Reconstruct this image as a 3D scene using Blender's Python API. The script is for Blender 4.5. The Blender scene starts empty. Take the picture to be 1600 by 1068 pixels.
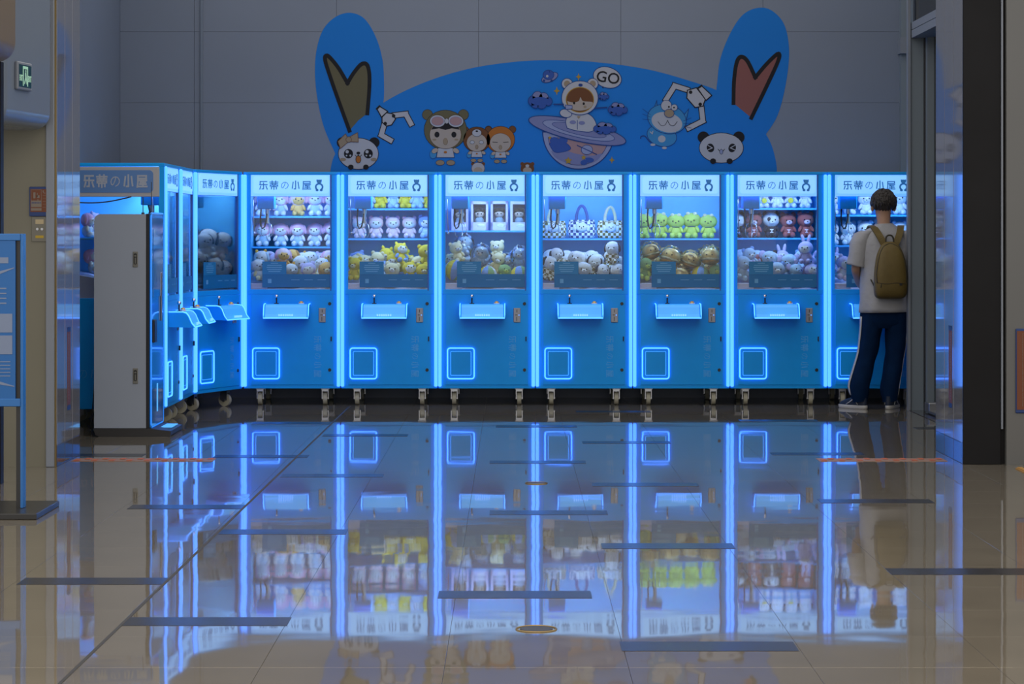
import bpy, math, random
from mathutils import Matrix, Vector, Euler

random.seed(7)
S = bpy.context.scene
COL = S.collection
R = math.radians
PI = math.pi

# ------------------------------------------------------------------ camera, world, exposure
cam_data = bpy.data.cameras.new('camera')
cam = bpy.data.objects.new('camera', cam_data)
COL.objects.link(cam)
cam.location = (0, 0, 1.4)
cam.rotation_euler = (PI / 2, 0, 0)
cam_data.sensor_width = 36
cam_data.lens = 36 * 3740 / 1600
cam_data.shift_y = -163 / 1600
cam_data.clip_end = 200
S.camera = cam

world = bpy.data.worlds.new('world')
S.world = world
world.use_nodes = True
wb = world.node_tree.nodes['Background']
wb.inputs[0].default_value = (1.0, 0.96, 0.93, 1)
wb.inputs[1].default_value = 1.15

# warm lamps of the mall hall, high over the open floor
hall = bpy.data.lights.new('hall_lamp', 'AREA')
hall.shape = 'RECTANGLE'
hall.size, hall.size_y = 6.0, 2.0
hall.color = (1.0, 0.80, 0.52)
hall.energy = 220
hall_o = bpy.data.objects.new('hall_lamp', hall)
COL.objects.link(hall_o)
hall_o.location = (0, 6.0, 6.5)

S.view_settings.view_transform = 'Standard'
S.view_settings.look = 'None'
S.view_settings.gamma = 1
S.view_settings.use_curve_mapping = False
S.view_settings.exposure = 0.0
S.cycles.use_denoising = True
S.cycles.max_bounces = 8
S.cycles.transparent_max_bounces = 16
S.cycles.sample_clamp_indirect = 6
S.cycles.caustics_reflective = False
S.cycles.caustics_refractive = False

# ------------------------------------------------------------------ materials
MATS = {}

def mat(name, col=(0.5, 0.5, 0.5), rough=0.5, metal=0.0, emit=None, es=1.0, noise=0.0, nscale=8.0,
        bump=0.0, bscale=40.0, ior=1.5, coat=0.0):
    if name in MATS:
        return MATS[name]
    m = bpy.data.materials.new(name)
    m.use_nodes = True
    nt = m.node_tree
    b = nt.nodes['Principled BSDF']
    b.inputs['Base Color'].default_value = (*col, 1)
    b.inputs['Roughness'].default_value = rough
    b.inputs['Metallic'].default_value = metal
    b.inputs['IOR'].default_value = ior
    b.inputs['Coat Weight'].default_value = coat
    if emit:
        b.inputs['Emission Color'].default_value = (*emit, 1)
        b.inputs['Emission Strength'].default_value = es
    if noise or bump:
        tc = nt.nodes.new('ShaderNodeTexCoord')
    if noise:
        n = nt.nodes.new('ShaderNodeTexNoise')
        n.inputs['Scale'].default_value = nscale
        n.inputs['Detail'].default_value = 4
        nt.links.new(tc.outputs['Object'], n.inputs['Vector'])
        r = nt.nodes.new('ShaderNodeValToRGB')
        r.color_ramp.elements[0].position = 0.3
        r.color_ramp.elements[1].position = 0.7
        r.color_ramp.elements[0].color = (*[c * (1 - noise) for c in col], 1)
        r.color_ramp.elements[1].color = (*[min(1, c * (1 + noise)) for c in col], 1)
        nt.links.new(n.outputs['Fac'], r.inputs['Fac'])
        nt.links.new(r.outputs['Color'], b.inputs['Base Color'])
    if bump:
        n2 = nt.nodes.new('ShaderNodeTexNoise')
        n2.inputs['Scale'].default_value = bscale
        nt.links.new(tc.outputs['Object'], n2.inputs['Vector'])
        bp = nt.nodes.new('ShaderNodeBump')
        bp.inputs['Strength'].default_value = bump
        bp.inputs['Distance'].default_value = 0.01
        nt.links.new(n2.outputs['Fac'], bp.inputs['Height'])
        nt.links.new(bp.outputs['Normal'], b.inputs['Normal'])
    MATS[name] = m
    return m

def glass_mat(name, tint=(1, 1, 1), refl=1.0, rough=0.0):
    m = bpy.data.materials.new(name)
    m.use_nodes = True
    nt = m.node_tree
    nt.nodes.remove(nt.nodes['Principled BSDF'])
    out = nt.nodes['Material Output']
    tr = nt.nodes.new('ShaderNodeBsdfTransparent')
    tr.inputs[0].default_value = (*tint, 1)
    gl = nt.nodes.new('ShaderNodeBsdfGlossy')
    gl.inputs['Roughness'].default_value = rough
    fr = nt.nodes.new('ShaderNodeFresnel')
    fr.inputs['IOR'].default_value = 1.45
    mu = nt.nodes.new('ShaderNodeMath')
    mu.operation = 'MULTIPLY'
    mu.inputs[1].default_value = refl
    mx = nt.nodes.new('ShaderNodeMixShader')
    nt.links.new(fr.outputs[0], mu.inputs[0])
    nt.links.new(mu.outputs[0], mx.inputs[0])
    nt.links.new(tr.outputs[0], mx.inputs[1])
    nt.links.new(gl.outputs[0], mx.inputs[2])
    nt.links.new(mx.outputs[0], out.inputs[0])
    MATS[name] = m
    return m

def film_mat(name, col, alpha):
    """printed translucent film"""
    m = mat(name, col, 0.35)
    m.node_tree.nodes['Principled BSDF'].inputs['Alpha'].default_value = alpha
    return m

def floor_mat(name, col, rough=0.07, noise=0.08):
    m = bpy.data.materials.new(name)
    m.use_nodes = True
    nt = m.node_tree
    b = nt.nodes['Principled BSDF']
    b.inputs['Roughness'].default_value = rough
    b.inputs['IOR'].default_value = 1.7
    tc = nt.nodes.new('ShaderNodeNewGeometry')
    n = nt.nodes.new('ShaderNodeTexNoise')
    n.inputs['Scale'].default_value = 3.0
    n.inputs['Detail'].default_value = 6
    nt.links.new(tc.outputs['Position'], n.inputs['Vector'])
    r = nt.nodes.new('ShaderNodeValToRGB')
    r.color_ramp.elements[0].position = 0.3
    r.color_ramp.elements[1].position = 0.7
    r.color_ramp.elements[0].color = (*[c * (1 - noise) for c in col], 1)
    r.color_ramp.elements[1].color = (*[c * (1 + noise) for c in col], 1)
    nt.links.new(n.outputs['Fac'], r.inputs['Fac'])
    nt.links.new(r.outputs['Color'], b.inputs['Base Color'])
    # polishing waviness
    n2 = nt.nodes.new('ShaderNodeTexNoise')
    n2.inputs['Scale'].default_value = 2.0
    n2.inputs['Detail'].default_value = 1.5
    nt.links.new(tc.outputs['Position'], n2.inputs['Vector'])
    bp = nt.nodes.new('ShaderNodeBump')
    bp.inputs['Strength'].default_value = 0.28
    bp.inputs['Distance'].default_value = 0.004
    nt.links.new(n2.outputs['Fac'], bp.inputs['Height'])
    nt.links.new(bp.outputs['Normal'], b.inputs['Normal'])
    MATS[name] = m
    return m

BLUE = (0.008, 0.37, 0.98)
mat('machine_blue', BLUE, 0.32, noise=0.04, nscale=5, ior=1.28)
mat('machine_blue_dark', (0.03, 0.12, 0.42), 0.35)
mat('inner_blue', (0.14, 0.60, 0.95), 0.5)
mat('shelf_blue', (0.06, 0.42, 0.9), 0.35)
mat('lilac_plastic', (0.62, 0.62, 0.85), 0.4)
mat('led', (0.1, 0.4, 0.9), 0.4, emit=(0.058, 0.27, 1.0), es=1.95)
mat('led_thin', (0.1, 0.4, 0.9), 0.4, emit=(0.05, 0.25, 1.0), es=2.8)
mat('led_inner', (0.1, 0.4, 0.9), 0.4, emit=(0.03, 0.30, 1.0), es=1.2)
mat('led_console', (0.1, 0.5, 0.95), 0.25, emit=(0.008, 0.20, 0.72), es=0.6)
mat('sign_light', (0.4, 0.7, 1), 0.3, emit=(0.13, 0.40, 0.93), es=1.0)
mat('sign_light_rim', (0.4, 0.7, 1), 0.3, emit=(0.07, 0.33, 0.9), es=0.9)
mat('tube_light', (0.8, 0.9, 1), 0.4, emit=(0.55, 0.8, 1.0), es=5.0)
mat('sign_ink', (0.03, 0.16, 0.42), 0.5, emit=(0.01, 0.10, 0.28), es=0.6)
mat('faint_ink', (0.06, 0.42, 0.95), 0.5)
mat('print_pale', (0.12, 0.36, 0.62), 0.5)
mat('chrome', (0.75, 0.76, 0.78), 0.15, metal=1.0)
mat('steel', (0.45, 0.46, 0.48), 0.35, metal=1.0)
mat('coin_plate', (0.30, 0.31, 0.33), 0.45, metal=0.6)
mat('black_plastic', (0.012, 0.013, 0.016), 0.4)
mat('black_rubber', (0.02, 0.02, 0.022), 0.6)
mat('wheel_cream', (0.42, 0.40, 0.30), 0.55)
mat('gold_button', (0.75, 0.45, 0.10), 0.25, metal=0.4)
mat('white_button', (0.8, 0.8, 0.8), 0.3)
mat('white_panel', (0.40, 0.40, 0.42), 0.35)
mat('side_blue', (0.10, 0.22, 0.48), 0.4)
mat('text_grey', (0.36, 0.40, 0.48), 0.5)
glass_mat('pane', (0.93, 0.97, 1.0), 0.8)
glass_mat('dark_pane', (0.25, 0.28, 0.30), 1.0)
film_mat('film_blue', (0.008, 0.17, 0.42), 0.86)
film_mat('film_card', (0.01, 0.20, 0.46), 0.95)
glass_mat('cellophane', (0.98, 0.99, 1.0), 1.1, 0.12)

mat('wall_stone', (0.151, 0.184, 0.25), 0.45, noise=0.03, nscale=1.3)
mat('wall_joint', (0.12, 0.14, 0.18), 0.8)
mat('wall_paint', (0.155, 0.148, 0.11), 0.45, noise=0.03, nscale=1.5)
mat('wall_grey', (0.10, 0.102, 0.10), 0.5, noise=0.03, nscale=1.5)
mat('bulkhead_paint', (0.16, 0.195, 0.25), 0.18, noise=0.02, nscale=1.0)
mat('bulkhead_warm_lit', (0.15, 0.11, 0.06), 0.4)  # warm light on the bulkhead's near end, put into its colour
mat('polished_cladding', (0.17, 0.18, 0.215), 0.05, metal=0.08)
mat('plinth_dark', (0.07, 0.07, 0.09), 0.08, metal=0.4)
mat('brass', (0.30, 0.22, 0.10), 0.35, metal=0.8)
mat('dark_metal', (0.010, 0.010, 0.011), 0.4, ior=1.2, noise=0.1, nscale=3)
mat('frame_grey', (0.17, 0.21, 0.25), 0.4)
mat('frame_light', (0.19, 0.215, 0.26), 0.4)
floor_mat('floor_tile', (0.16, 0.143, 0.114), 0.03)
mat('floor_dark', (0.03, 0.03, 0.034), 0.22, ior=1.3)
mat('grout', (0.09, 0.08, 0.065), 0.3)

# ------------------------------------------------------------------ mesh helpers
def sphere_mesh(seg=14, rings=9):
    v, f = [], []
    v.append((0, 0, 1))
    for i in range(1, rings):
        t = PI * i / rings
        for j in range(seg):
            a = 2 * PI * j / seg
            v.append((math.sin(t) * math.cos(a), math.sin(t) * math.sin(a), math.cos(t)))
    v.append((0, 0, -1))
    for j in range(seg):
        f.append((0, 1 + j, 1 + (j + 1) % seg))
    for i in range(rings - 2):
        for j in range(seg):
            a = 1 + i * seg + j
            b = 1 + i * seg + (j + 1) % seg
            f.append((a, a + seg, b + seg, b))
    last = len(v) - 1
    o = 1 + (rings - 2) * seg
    for j in range(seg):
        f.append((last, o + (j + 1) % seg, o + j))
    return v, f

class MB:
    """collects shapes, links them as ONE mesh object"""
    def __init__(self):
        self.v, self.f, self.m, self.s = [], [], [], []
        self.mats = []
        self.cur = 0
    def use(self, name):
        if name not in self.mats:
            self.mats.append(name)
        self.cur = self.mats.index(name)
        return self
    def add(self, v, f, smooth=False):
        o = len(self.v)
        self.v += [tuple(p) for p in v]
        for q in f:
            self.f.append(tuple(i + o for i in q))
            self.m.append(self.cur)
            self.s.append(smooth)
        return self
    def box(self, x0, x1, y0, y1, z0, z1, bev=0.0):
        if bev <= 0:
            v = [(x, y, z) for z in (z0, z1) for y in (y0, y1) for x in (x0, x1)]
            f = [(0, 2, 3, 1), (4, 5, 7, 6), (0, 1, 5, 4), (2, 6, 7, 3), (0, 4, 6, 2), (1, 3, 7, 5)]
            return self.add(v, f)
        b = min(bev, (x1 - x0) / 2.01, (y1 - y0) / 2.01, (z1 - z0) / 2.01)
        v, ix = [], {}
        for sx in (0, 1):
            for sy in (0, 1):
                for sz in (0, 1):
                    X, Y, Z = (x0, x1)[sx], (y0, y1)[sy], (z0, z1)[sz]
                    dx, dy, dz = b * (1 - 2 * sx), b * (1 - 2 * sy), b * (1 - 2 * sz)
                    for k, p in enumerate(((X, Y + dy, Z + dz), (X + dx, Y, Z + dz), (X + dx, Y + dy, Z))):
                        ix[(sx, sy, sz, k)] = len(v)
                        v.append(p)
        f = []
        g = lambda a, b_, c, k: ix[(a, b_, c, k)]
        f.append((g(0, 0, 0, 0), g(0, 0, 1, 0), g(0, 1, 1, 0), g(0, 1, 0, 0)))
        f.append((g(1, 0, 0, 0), g(1, 1, 0, 0), g(1, 1, 1, 0), g(1, 0, 1, 0)))
        f.append((g(0, 0, 0, 1), g(1, 0, 0, 1), g(1, 0, 1, 1), g(0, 0, 1, 1)))
        f.append((g(0, 1, 0, 1), g(0, 1, 1, 1), g(1, 1, 1, 1), g(1, 1, 0, 1)))
        f.append((g(0, 0, 0, 2), g(0, 1, 0, 2), g(1, 1, 0, 2), g(1, 0, 0, 2)))
        f.append((g(0, 0, 1, 2), g(1, 0, 1, 2), g(1, 1, 1, 2), g(0, 1, 1, 2)))
        for s in (0, 1):
            for t in (0, 1):
                f.append((g(s, t, 0, 0), g(s, t, 1, 0), g(s, t, 1, 1), g(s, t, 0, 1)))
                f.append((g(s, 0, t, 0), g(s, 1, t, 0), g(s, 1, t, 2), g(s, 0, t, 2)))
                f.append((g(0, s, t, 1), g(1, s, t, 1), g(1, s, t, 2), g(0, s, t, 2)))
        for sx in (0, 1):
            for sy in (0, 1):
                for sz in (0, 1):
                    f.append((g(sx, sy, sz, 0), g(sx, sy, sz, 1), g(sx, sy, sz, 2)))
        return self.add(v, f)
    def ell(self, c, r, rot=(0, 0, 0), seg=14, rings=9):
        v, f = sphere_mesh(seg, rings)
        M = Matrix.Translation(c) @ Euler(rot).to_matrix().to_4x4() @ Matrix.Diagonal((*r, 1))
        return self.add([M @ Vector(p) for p in v], f, True)
    def cyl(self, p0, p1, r0, r1=None, seg=16, smooth=True, cap=True):
        r1 = r0 if r1 is None else r1
        p0, p1 = Vector(p0), Vector(p1)
        d = (p1 - p0).normalized()
        a = d.orthogonal().normalized()
        b = d.cross(a)
        v, f = [], []
        for p, r in ((p0, r0), (p1, r1)):
            for i in range(seg):
                t = 2 * PI * i / seg
                v.append(p + a * (r * math.cos(t)) + b * (r * math.sin(t)))
        for i in range(seg):
            j = (i + 1) % seg
            f.append((i, j, seg + j, seg + i))
        self.add(v, f, smooth)
        if cap:
            self.add(v[:seg], [tuple(range(seg))[::-1]])
            self.add(v[seg:], [tuple(range(seg))])
        return self
    def tube(self, pts, r, seg=8, closed=False):
        pts = [Vector(p) for p in pts]
        n = len(pts)
        v, f = [], []
        up = None
        for i, p in enumerate(pts):
            if closed:
                d = pts[(i + 1) % n] - pts[(i - 1) % n]
            else:
                d = pts[min(i + 1, n - 1)] - pts[max(i - 1, 0)]
            d.normalize()
            if up is None:
                up = d.orthogonal().normalized()
            a = (up - d * up.dot(d))
            if a.length < 1e-5:
                a = d.orthogonal()
            a.normalize()
            up = a
            b = d.cross(a)
            rr = r[i] if isinstance(r, (list, tuple)) else r
            for k in range(seg):
                t = 2 * PI * k / seg
                v.append(p + a * (rr * math.cos(t)) + b * (rr * math.sin(t)))
        for i in range(n if closed else n - 1):
            for k in range(seg):
                a0 = i * seg + k
                a1 = i * seg + (k + 1) % seg
                b0 = ((i + 1) % n) * seg + k
                b1 = ((i + 1) % n) * seg + (k + 1) % seg
                f.append((a0, a1, b1, b0))
        if not closed:
            f.append(tuple(range(seg))[::-1])
            f.append(tuple((n - 1) * seg + k for k in range(seg)))
        return self.add(v, f, True)
    def loft(self, rings, closed_caps=True, smooth=True):
        n = len(rings[0])
        v = [p for r_ in rings for p in r_]
        f = []
        for i in range(len(rings) - 1):
            for k in range(n):
                a, b = i * n + k, i * n + (k + 1) % n
                f.append((a, b, b + n, a + n))
        self.add(v, f, smooth)
        if closed_caps:
            self.add(rings[0], [tuple(range(n))[::-1]], smooth)
            self.add(rings[-1], [tuple(range(n))], smooth)
        return self
    def prism(self, pts, axis, a, b):
        """extrude a 2-D outline along axis ('x' or 'y') from a to b"""
        n = len(pts)
        if axis == 'x':
            v = [(a, p[0], p[1]) for p in pts] + [(b, p[0], p[1]) for p in pts]
        elif axis == 'y':
            v = [(p[0], a, p[1]) for p in pts] + [(p[0], b, p[1]) for p in pts]
        else:
            v = [(p[0], p[1], a) for p in pts] + [(p[0], p[1], b) for p in pts]
        f = [tuple(range(n))[::-1], tuple(range(n, 2 * n))]
        for i in range(n):
            j = (i + 1) % n
            f.append((i, j, n + j, n + i))
        return self.add(v, f)
    def mesh(self, name, default='steel'):
        me = bpy.data.meshes.new(name)
        me.from_pydata(self.v, [], self.f)
        for mname in (self.mats or [default]):
            me.materials.append(MATS[mname])
        me.polygons.foreach_set('material_index', self.m)
        me.polygons.foreach_set('use_smooth', self.s)
        me.update()
        return me
    def build(self, name, matname=None, parent=None, loc=None):
        if matname and not self.mats:
            self.mats = [matname]
        o = bpy.data.objects.new(name, self.mesh(name))
        COL.objects.link(o)
        if parent:
            o.parent = parent
        if loc:
            o.location = loc
        return o

def tag(o, label, cat, group=None):
    o['label'] = label
    o['category'] = cat
    if group:
        o['group'] = group
    return o

def struct(o):
    o['kind'] = 'structure'
    return o

def empty(name, loc=(0, 0, 0), rz=0.0):
    o = bpy.data.objects.new(name, None)
    COL.objects.link(o)
    o.empty_display_size = 0.1
    o.location = loc
    o.rotation_euler = (0, 0, rz)
    return o

def copy_tree(o, parent=None):
    c = o.copy()
    COL.objects.link(c)
    c.parent = parent
    for ch in list(o.children):
        copy_tree(ch, c)
    return c

def rrect(x0, x1, z0, z1, r, n=5):
    pts = []
    for cx, cz, a0 in ((x1 - r, z1 - r, 0), (x0 + r, z1 - r, 90), (x0 + r, z0 + r, 180), (x1 - r, z0 + r, 270)):
        for i in range(n + 1):
            a = R(a0 + 90 * i / n)
            pts.append((cx + r * math.cos(a), cz + r * math.sin(a)))
    return pts

def text_mesh(name, body, size, bold=0.0, matname='sign_ink', depth=0.0008, spacing=1.0):
    cu = bpy.data.curves.new(name, 'FONT')
    cu.body = body
    cu.size = size
    cu.offset = bold
    cu.extrude = depth
    cu.space_character = spacing
    cu.resolution_u = 3
    cu.align_x = 'CENTER'
    cu.align_y = 'CENTER'
    t = bpy.data.objects.new(name, cu)
    COL.objects.link(t)
    dg = bpy.context.evaluated_depsgraph_get()
    me = bpy.data.meshes.new_from_object(t.evaluated_get(dg))
    bpy.data.objects.remove(t)
    me.materials.clear()
    me.materials.append(MATS[matname])
    me.name = name
    # centre on its bounding box, stand it up facing -Y
    xs = [v.co.x for v in me.vertices]
    ys = [v.co.y for v in me.vertices]
    cx, cy = (min(xs) + max(xs)) / 2, (min(ys) + max(ys)) / 2
    for v in me.vertices:
        v.co = Vector((v.co.x - cx, -v.co.z, v.co.y - cy))
    return me, max(xs) - min(xs), max(ys) - min(ys)

def place_mesh(name, me, parent, loc, rot=(0, 0, 0), sc=(1, 1, 1)):
    o = bpy.data.objects.new(name, me)
    COL.objects.link(o)
    if parent:
        o.parent = parent
    o.location = loc
    o.rotation_euler = rot
    o.scale = sc
    return o

# ------------------------------------------------------------------ the setting
FLOOR_Y0, FLOOR_Y1 = 5.4, 21.0
fl = struct(MB().box(-5.5, 5.5, 2.0, 21.4, -0.12, -0.012).build('floor', 'grout'))
tiles = []
T = 0.6
for i in range(-8, 8):
    for j in range(26):
        x0 = 0.38 + T * i
        y0 = FLOOR_Y0 + T * j
        tiles.append((x0, y0))
def tile_visible(x0, y0):
    cx, cy = x0 + T / 2, y0 + T / 2
    return cy > 6.9 and abs(cx) < 0.214 * cy + 0.45 and abs(cx) < 3.5
vis = sorted([t for t in tiles if tile_visible(*t)], key=lambda t: t[1])[:300]
vset = set(vis)
tile_me = MB().box(0.0006, T - 0.0006, 0.0006, T - 0.0006, -0.012, 0.0, 0.0003).mesh('tile', 'floor_tile')
tile_me.materials.clear(); tile_me.materials.append(MATS['floor_tile'])
for (x0, y0) in vis:
    place_mesh('tile', tile_me, fl, (x0, y0, 0))
rest = MB()
for (x0, y0) in tiles:
    if (x0, y0) not in vset:
        rest.box(x0 + 0.0006, x0 + T - 0.0006, y0 + 0.0006, y0 + T - 0.0006, -0.012, 0.0, 0.0003)
ro = rest.build('tile_field', 'floor_tile', fl)
ro['kind'] = 'stuff'

def fxy(px, py):
    """floor point measured on the photograph"""
    Y = 20 * 262.0 / (py - 371)
    return (px - 800) * Y / 3740, Y
dark = [(33, 908), (195, 971), (203, 792), (345, 831), (335, 713), (440, 743), (395, 661), (505, 680), (775, 666),
        (765, 722), (910, 691), (925, 757), (1155, 657), (900, 643), (1205, 709), (1280, 783), (940, 853),
        (765, 801), (1388, 893), (970, 1010), (685, 929), (1430, 669), (80, 711)]
inlay = MB().box(0, 0.6, -0.095, 0.095, 0.0, 0.0012).mesh('dark_inlay_tile', 'floor_dark')
inlay.materials.clear(); inlay.materials.append(MATS['floor_dark'])
for (px, py) in dark:
    X, Y = fxy(px, py)
    place_mesh('dark_inlay_tile', inlay, fl, (X, Y, 0))
# diagonal expansion joint
a, b = fxy(60, 1100), fxy(547, 634)
dx, dy = b[0] - a[0], b[1] - a[1]
L = math.hypot(dx, dy)
jo = MB().box(0, L, -0.006, 0.006, 0, 0.0016).build('expansion_joint', 'black_rubber', fl, (a[0], a[1], 0))
jo.rotation_euler = (0, 0, math.atan2(dy, dx))
# studded red strip on the threshold
mat('red_stud', (0.42, 0.10, 0.04), 0.5)
mat('strip_base', (0.26, 0.16, 0.12), 0.5)
for (p0, p1) in ((115, 335), (1278, 1476)):
    X0, Y = fxy(p0, 718.5)
    X1, _ = fxy(p1, 718.5)
    st = MB().box(X0, X1, Y - 0.10, Y + 0.10, 0.0, 0.002).build('threshold_strip', 'strip_base', fl)
    n = int((X1 - X0) / 0.055)
    sb = MB()
    for k in range(n):
        cx = X0 + 0.03 + k * (X1 - X0 - 0.06) / (n - 1)
        s = 0.045 if k % 2 else -0.045
        sb.box(cx - 0.018, cx + 0.018, Y + s - 0.035, Y + s + 0.035, 0.002, 0.006, 0.002)
    so = sb.build('stud', 'red_stud', st)
    so['kind'] = 'stuff'
# floor sockets: metal rings
for (px, py, r_) in ((838, 755, 0.062), (838, 983, 0.072)):
    X, Y = fxy(px, py)
    g = MB()
    g.use('black_plastic').cyl((X, Y, 0), (X, Y, 0.003), r_ * 0.82, seg=28)
    g.use('brass').tube([(X + r_ * math.cos(t * PI / 16), Y + r_ * math.sin(t * PI / 16), 0.0015) for t in range(32)], 0.003, 8, True)
    tag(g.build('floor_socket'), 'round metal rimmed floor socket %s' % ('in the tiles nearer to the claw machines' if py < 800 else 'in the tiles well away from the claw machines'), 'floor socket')
# tactile mat at the right wall
mat('mat_yellow', (0.40, 0.22, 0.06), 0.6)
tg = MB().box(3.05, 3.6, 14.0, 14.5, 0.0, 0.006).build('ribbed_mat', 'mat_yellow')
for k in range(9):
    MB().box(3.06 + k * 0.06, 3.09 + k * 0.06, 14.0, 14.5, 0.006, 0.012, 0.002).build('rib', 'mat_yellow', tg)
tag(tg, 'ribbed ochre yellow floor mat beside the right hand wall sign', 'mat')

WY = 20.95
WS = 3740 / WY
def wxz(px, py):
    return (px - 800) / WS, 1.4 + (371 - py) / WS
wb_ = struct(MB().box(-3.6, 4.4, WY + 0.012, WY + 0.2, 0, 4.7).build('wall_back', 'wall_joint'))
PW, PH = 1.244, 0.62
x = 0.952 - 4 * PW
cols = []
while x < 4.3:
    cols.append((max(x, -3.43), min(x + PW, 4.4)))
    x += PW
for (xa, xb) in cols:
    for k in range(8):
        za = 2.58 - 5 * PH + k * PH
        zb = za + PH
        za, zb = max(za, 0), min(zb, 4.7)
        if zb > za and xb > xa:
            MB().box(xa + 0.0015, xb - 0.0015, WY, WY + 0.012, za + 0.001, zb - 0.001).build('wall_panel', 'wall_stone', wb_)
X, _ = wxz(315, 0)
struct(MB().box(X - 0.012, X + 0.012, WY - 0.02, WY, 0.0, 4.7, 0.004).build('trim_1', 'bulkhead_paint'))
struct(MB().box(-3.6, -3.43, 15.3, WY, 0, 4.7).build('wall_left', 'wall_stone'))
# entrance piers either side of the opening
lp = struct(MB().box(-4.6, -2.795, 14.62, 15.42, 0, 4.7).build('wall_front_left', 'wall_paint'))
def jamb(parent, X, sgn, ya, yb):
    """polished cladding strips, brass joints and plinth on the inner face of a pier"""
    n = 3
    e = 0.012
    for k in range(n):
        y0 = ya + (yb - ya) * k / n
        y1 = ya + (yb - ya) * (k + 1) / n
        xs = sorted((X, X + sgn * e))
        MB().box(xs[0], xs[1], y0 + 0.004, y1 - 0.004, 0.13, 4.7, 0.003).build('cladding_strip', 'polished_cladding', parent)
        MB().box(xs[0], xs[1], y0 + 0.004, y1 - 0.004, 0.0, 0.13, 0.002).build('plinth', 'plinth_dark', parent)
    for k in range(n + 1):
        y0 = ya + (yb - ya) * k / n
        xs = sorted((X, X + sgn * e * 0.7))
        MB().box(xs[0], xs[1], y0 - 0.004, y0 + 0.004, 0.0, 4.7).build('brass_joint', 'brass', parent)
jamb(lp, -2.795, 1, 14.64, 15.42)
MB().box(-2.845, -2.795, 14.605, 14.62, 0, 4.7, 0.004).build('corner_trim', 'frame_light', lp)
MB().box(-3.12, -3.115, 14.612, 14.62, 0, 4.7).build('panel_joint', 'wall_joint', lp)
rp = struct(MB().box(2.80, 3.02, 14.80, 15.75, 0, 4.7).build('wall_front_right', 'frame_light'))
jamb(rp, 2.80, -1, 14.80, 15.75)
MB().box(2.785, 3.018, 14.775, 14.80, 0, 4.7, 0.003).build('dark_panel', 'dark_metal', rp)
MB().box(3.018, 3.028, 14.76, 14.80, 0.22, 4.7).build('edge_trim', 'frame_light', rp)
MB().box(3.018, 3.045, 14.79, 14.82, 0, 4.7).build('shadow_gap', 'dark_metal', rp)
struct(MB().box(3.045, 5.5, 14.74, 15.75, 0, 4.7).build('wall_right', 'wall_grey'))

# bulkhead hanging over the left pier
bk = struct(MB().prism([(-4.6, 13.72), (-2.925, 13.72), (-2.79, 14.61), (-4.6, 14.61)], 'z', 2.05, 4.7).build('wall_bulkhead', 'bulkhead_paint'))
b2 = MB().box(-4.6, -2.72, 12.4, 13.2, 2.36, 4.7).build('bulkhead_end', 'bulkhead_warm_lit', bk)
MB().box(-2.98, -2.905, 13.60, 13.68, 0, 2.4).build('corner_post', 'dark_metal', bk)
for o_ in (bk, b2):
    md = o_.modifiers.new('round', 'BEVEL')
    md.width = 0.10; md.segments = 5
    for p in o_.data.polygons: p.use_smooth = True
    wn = o_.modifiers.new('normals', 'WEIGHTED_NORMAL')

# glazed door wall on the right
gw = struct(MB().box(3.26, 3.46, 15.75, 19.44, 3.015, 3.077).build('door_1', 'frame_light'))
MB().box(3.235, 3.46, 15.75, 19.44, 3.082, 3.14).build('lintel_cap', 'frame_light', gw)
MB().box(3.235, 3.262, 15.75, 19.44, 3.015, 3.077).build('lintel_face', 'frame_light', gw)
MB().box(3.207, 3.228, 19.38, 19.46, 0, 4.7).build('mullion', 'frame_light', gw)
MB().box(3.228, 3.335, 19.40, 19.46, 0, 3.015).build('jamb_panel', 'frame_grey', gw)
MB().box(3.335, 3.345, 19.36, 19.40, 0, 3.015).build('jamb_bead', 'black_plastic', gw)
MB().box(3.345, 3.42, 19.28, 19.36, 0, 3.015).build('door_stile', 'frame_grey', gw)
MB().box(3.40, 3.412, 15.8, 19.28, 0.06, 3.015).build('door_pane', 'dark_pane', gw)
MB().box(3.38, 3.43, 17.55, 17.63, 0.05, 3.0).build('door_stile', 'frame_light', gw)
MB().box(3.36, 3.40, 18.6, 18.64, 0.1, 2.95).build('door_edge', 'frame_light', gw)
MB().box(3.30, 3.38, 18.95, 19.15, 0.012, 0.09, 0.006).build('floor_closer', 'steel', gw)
MB().box(3.30, 3.36, 18.2, 18.95, 0.012, 0.03).build('floor_track', 'steel', gw)
MB().box(3.25, 3.265, 15.8, 19.4, 3.14, 4.7).build('transom_pane', 'dark_pane', gw)
MB().box(3.47, 3.50, 15.75, 19.4, 0.0, 4.7).build('inner_wall', 'frame_grey', gw)
MB().box(3.215, 3.46, 15.76, 19.38, 0.0, 0.004).build('threshold', 'plinth_dark', gw)
MB().box(3.39, 3.46, 20.86, 20.95, 0.0, 4.7).build('back_post', 'frame_grey', gw)
MB().box(3.375, 3.47, 20.80, 20.95, 3.0, 3.14).build('back_lintel', 'frame_light', gw)
MB().box(3.465, 3.50, 19.46, 20.95, 0.0, 4.7).build('inner_wall', 'frame_grey', gw)

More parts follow.
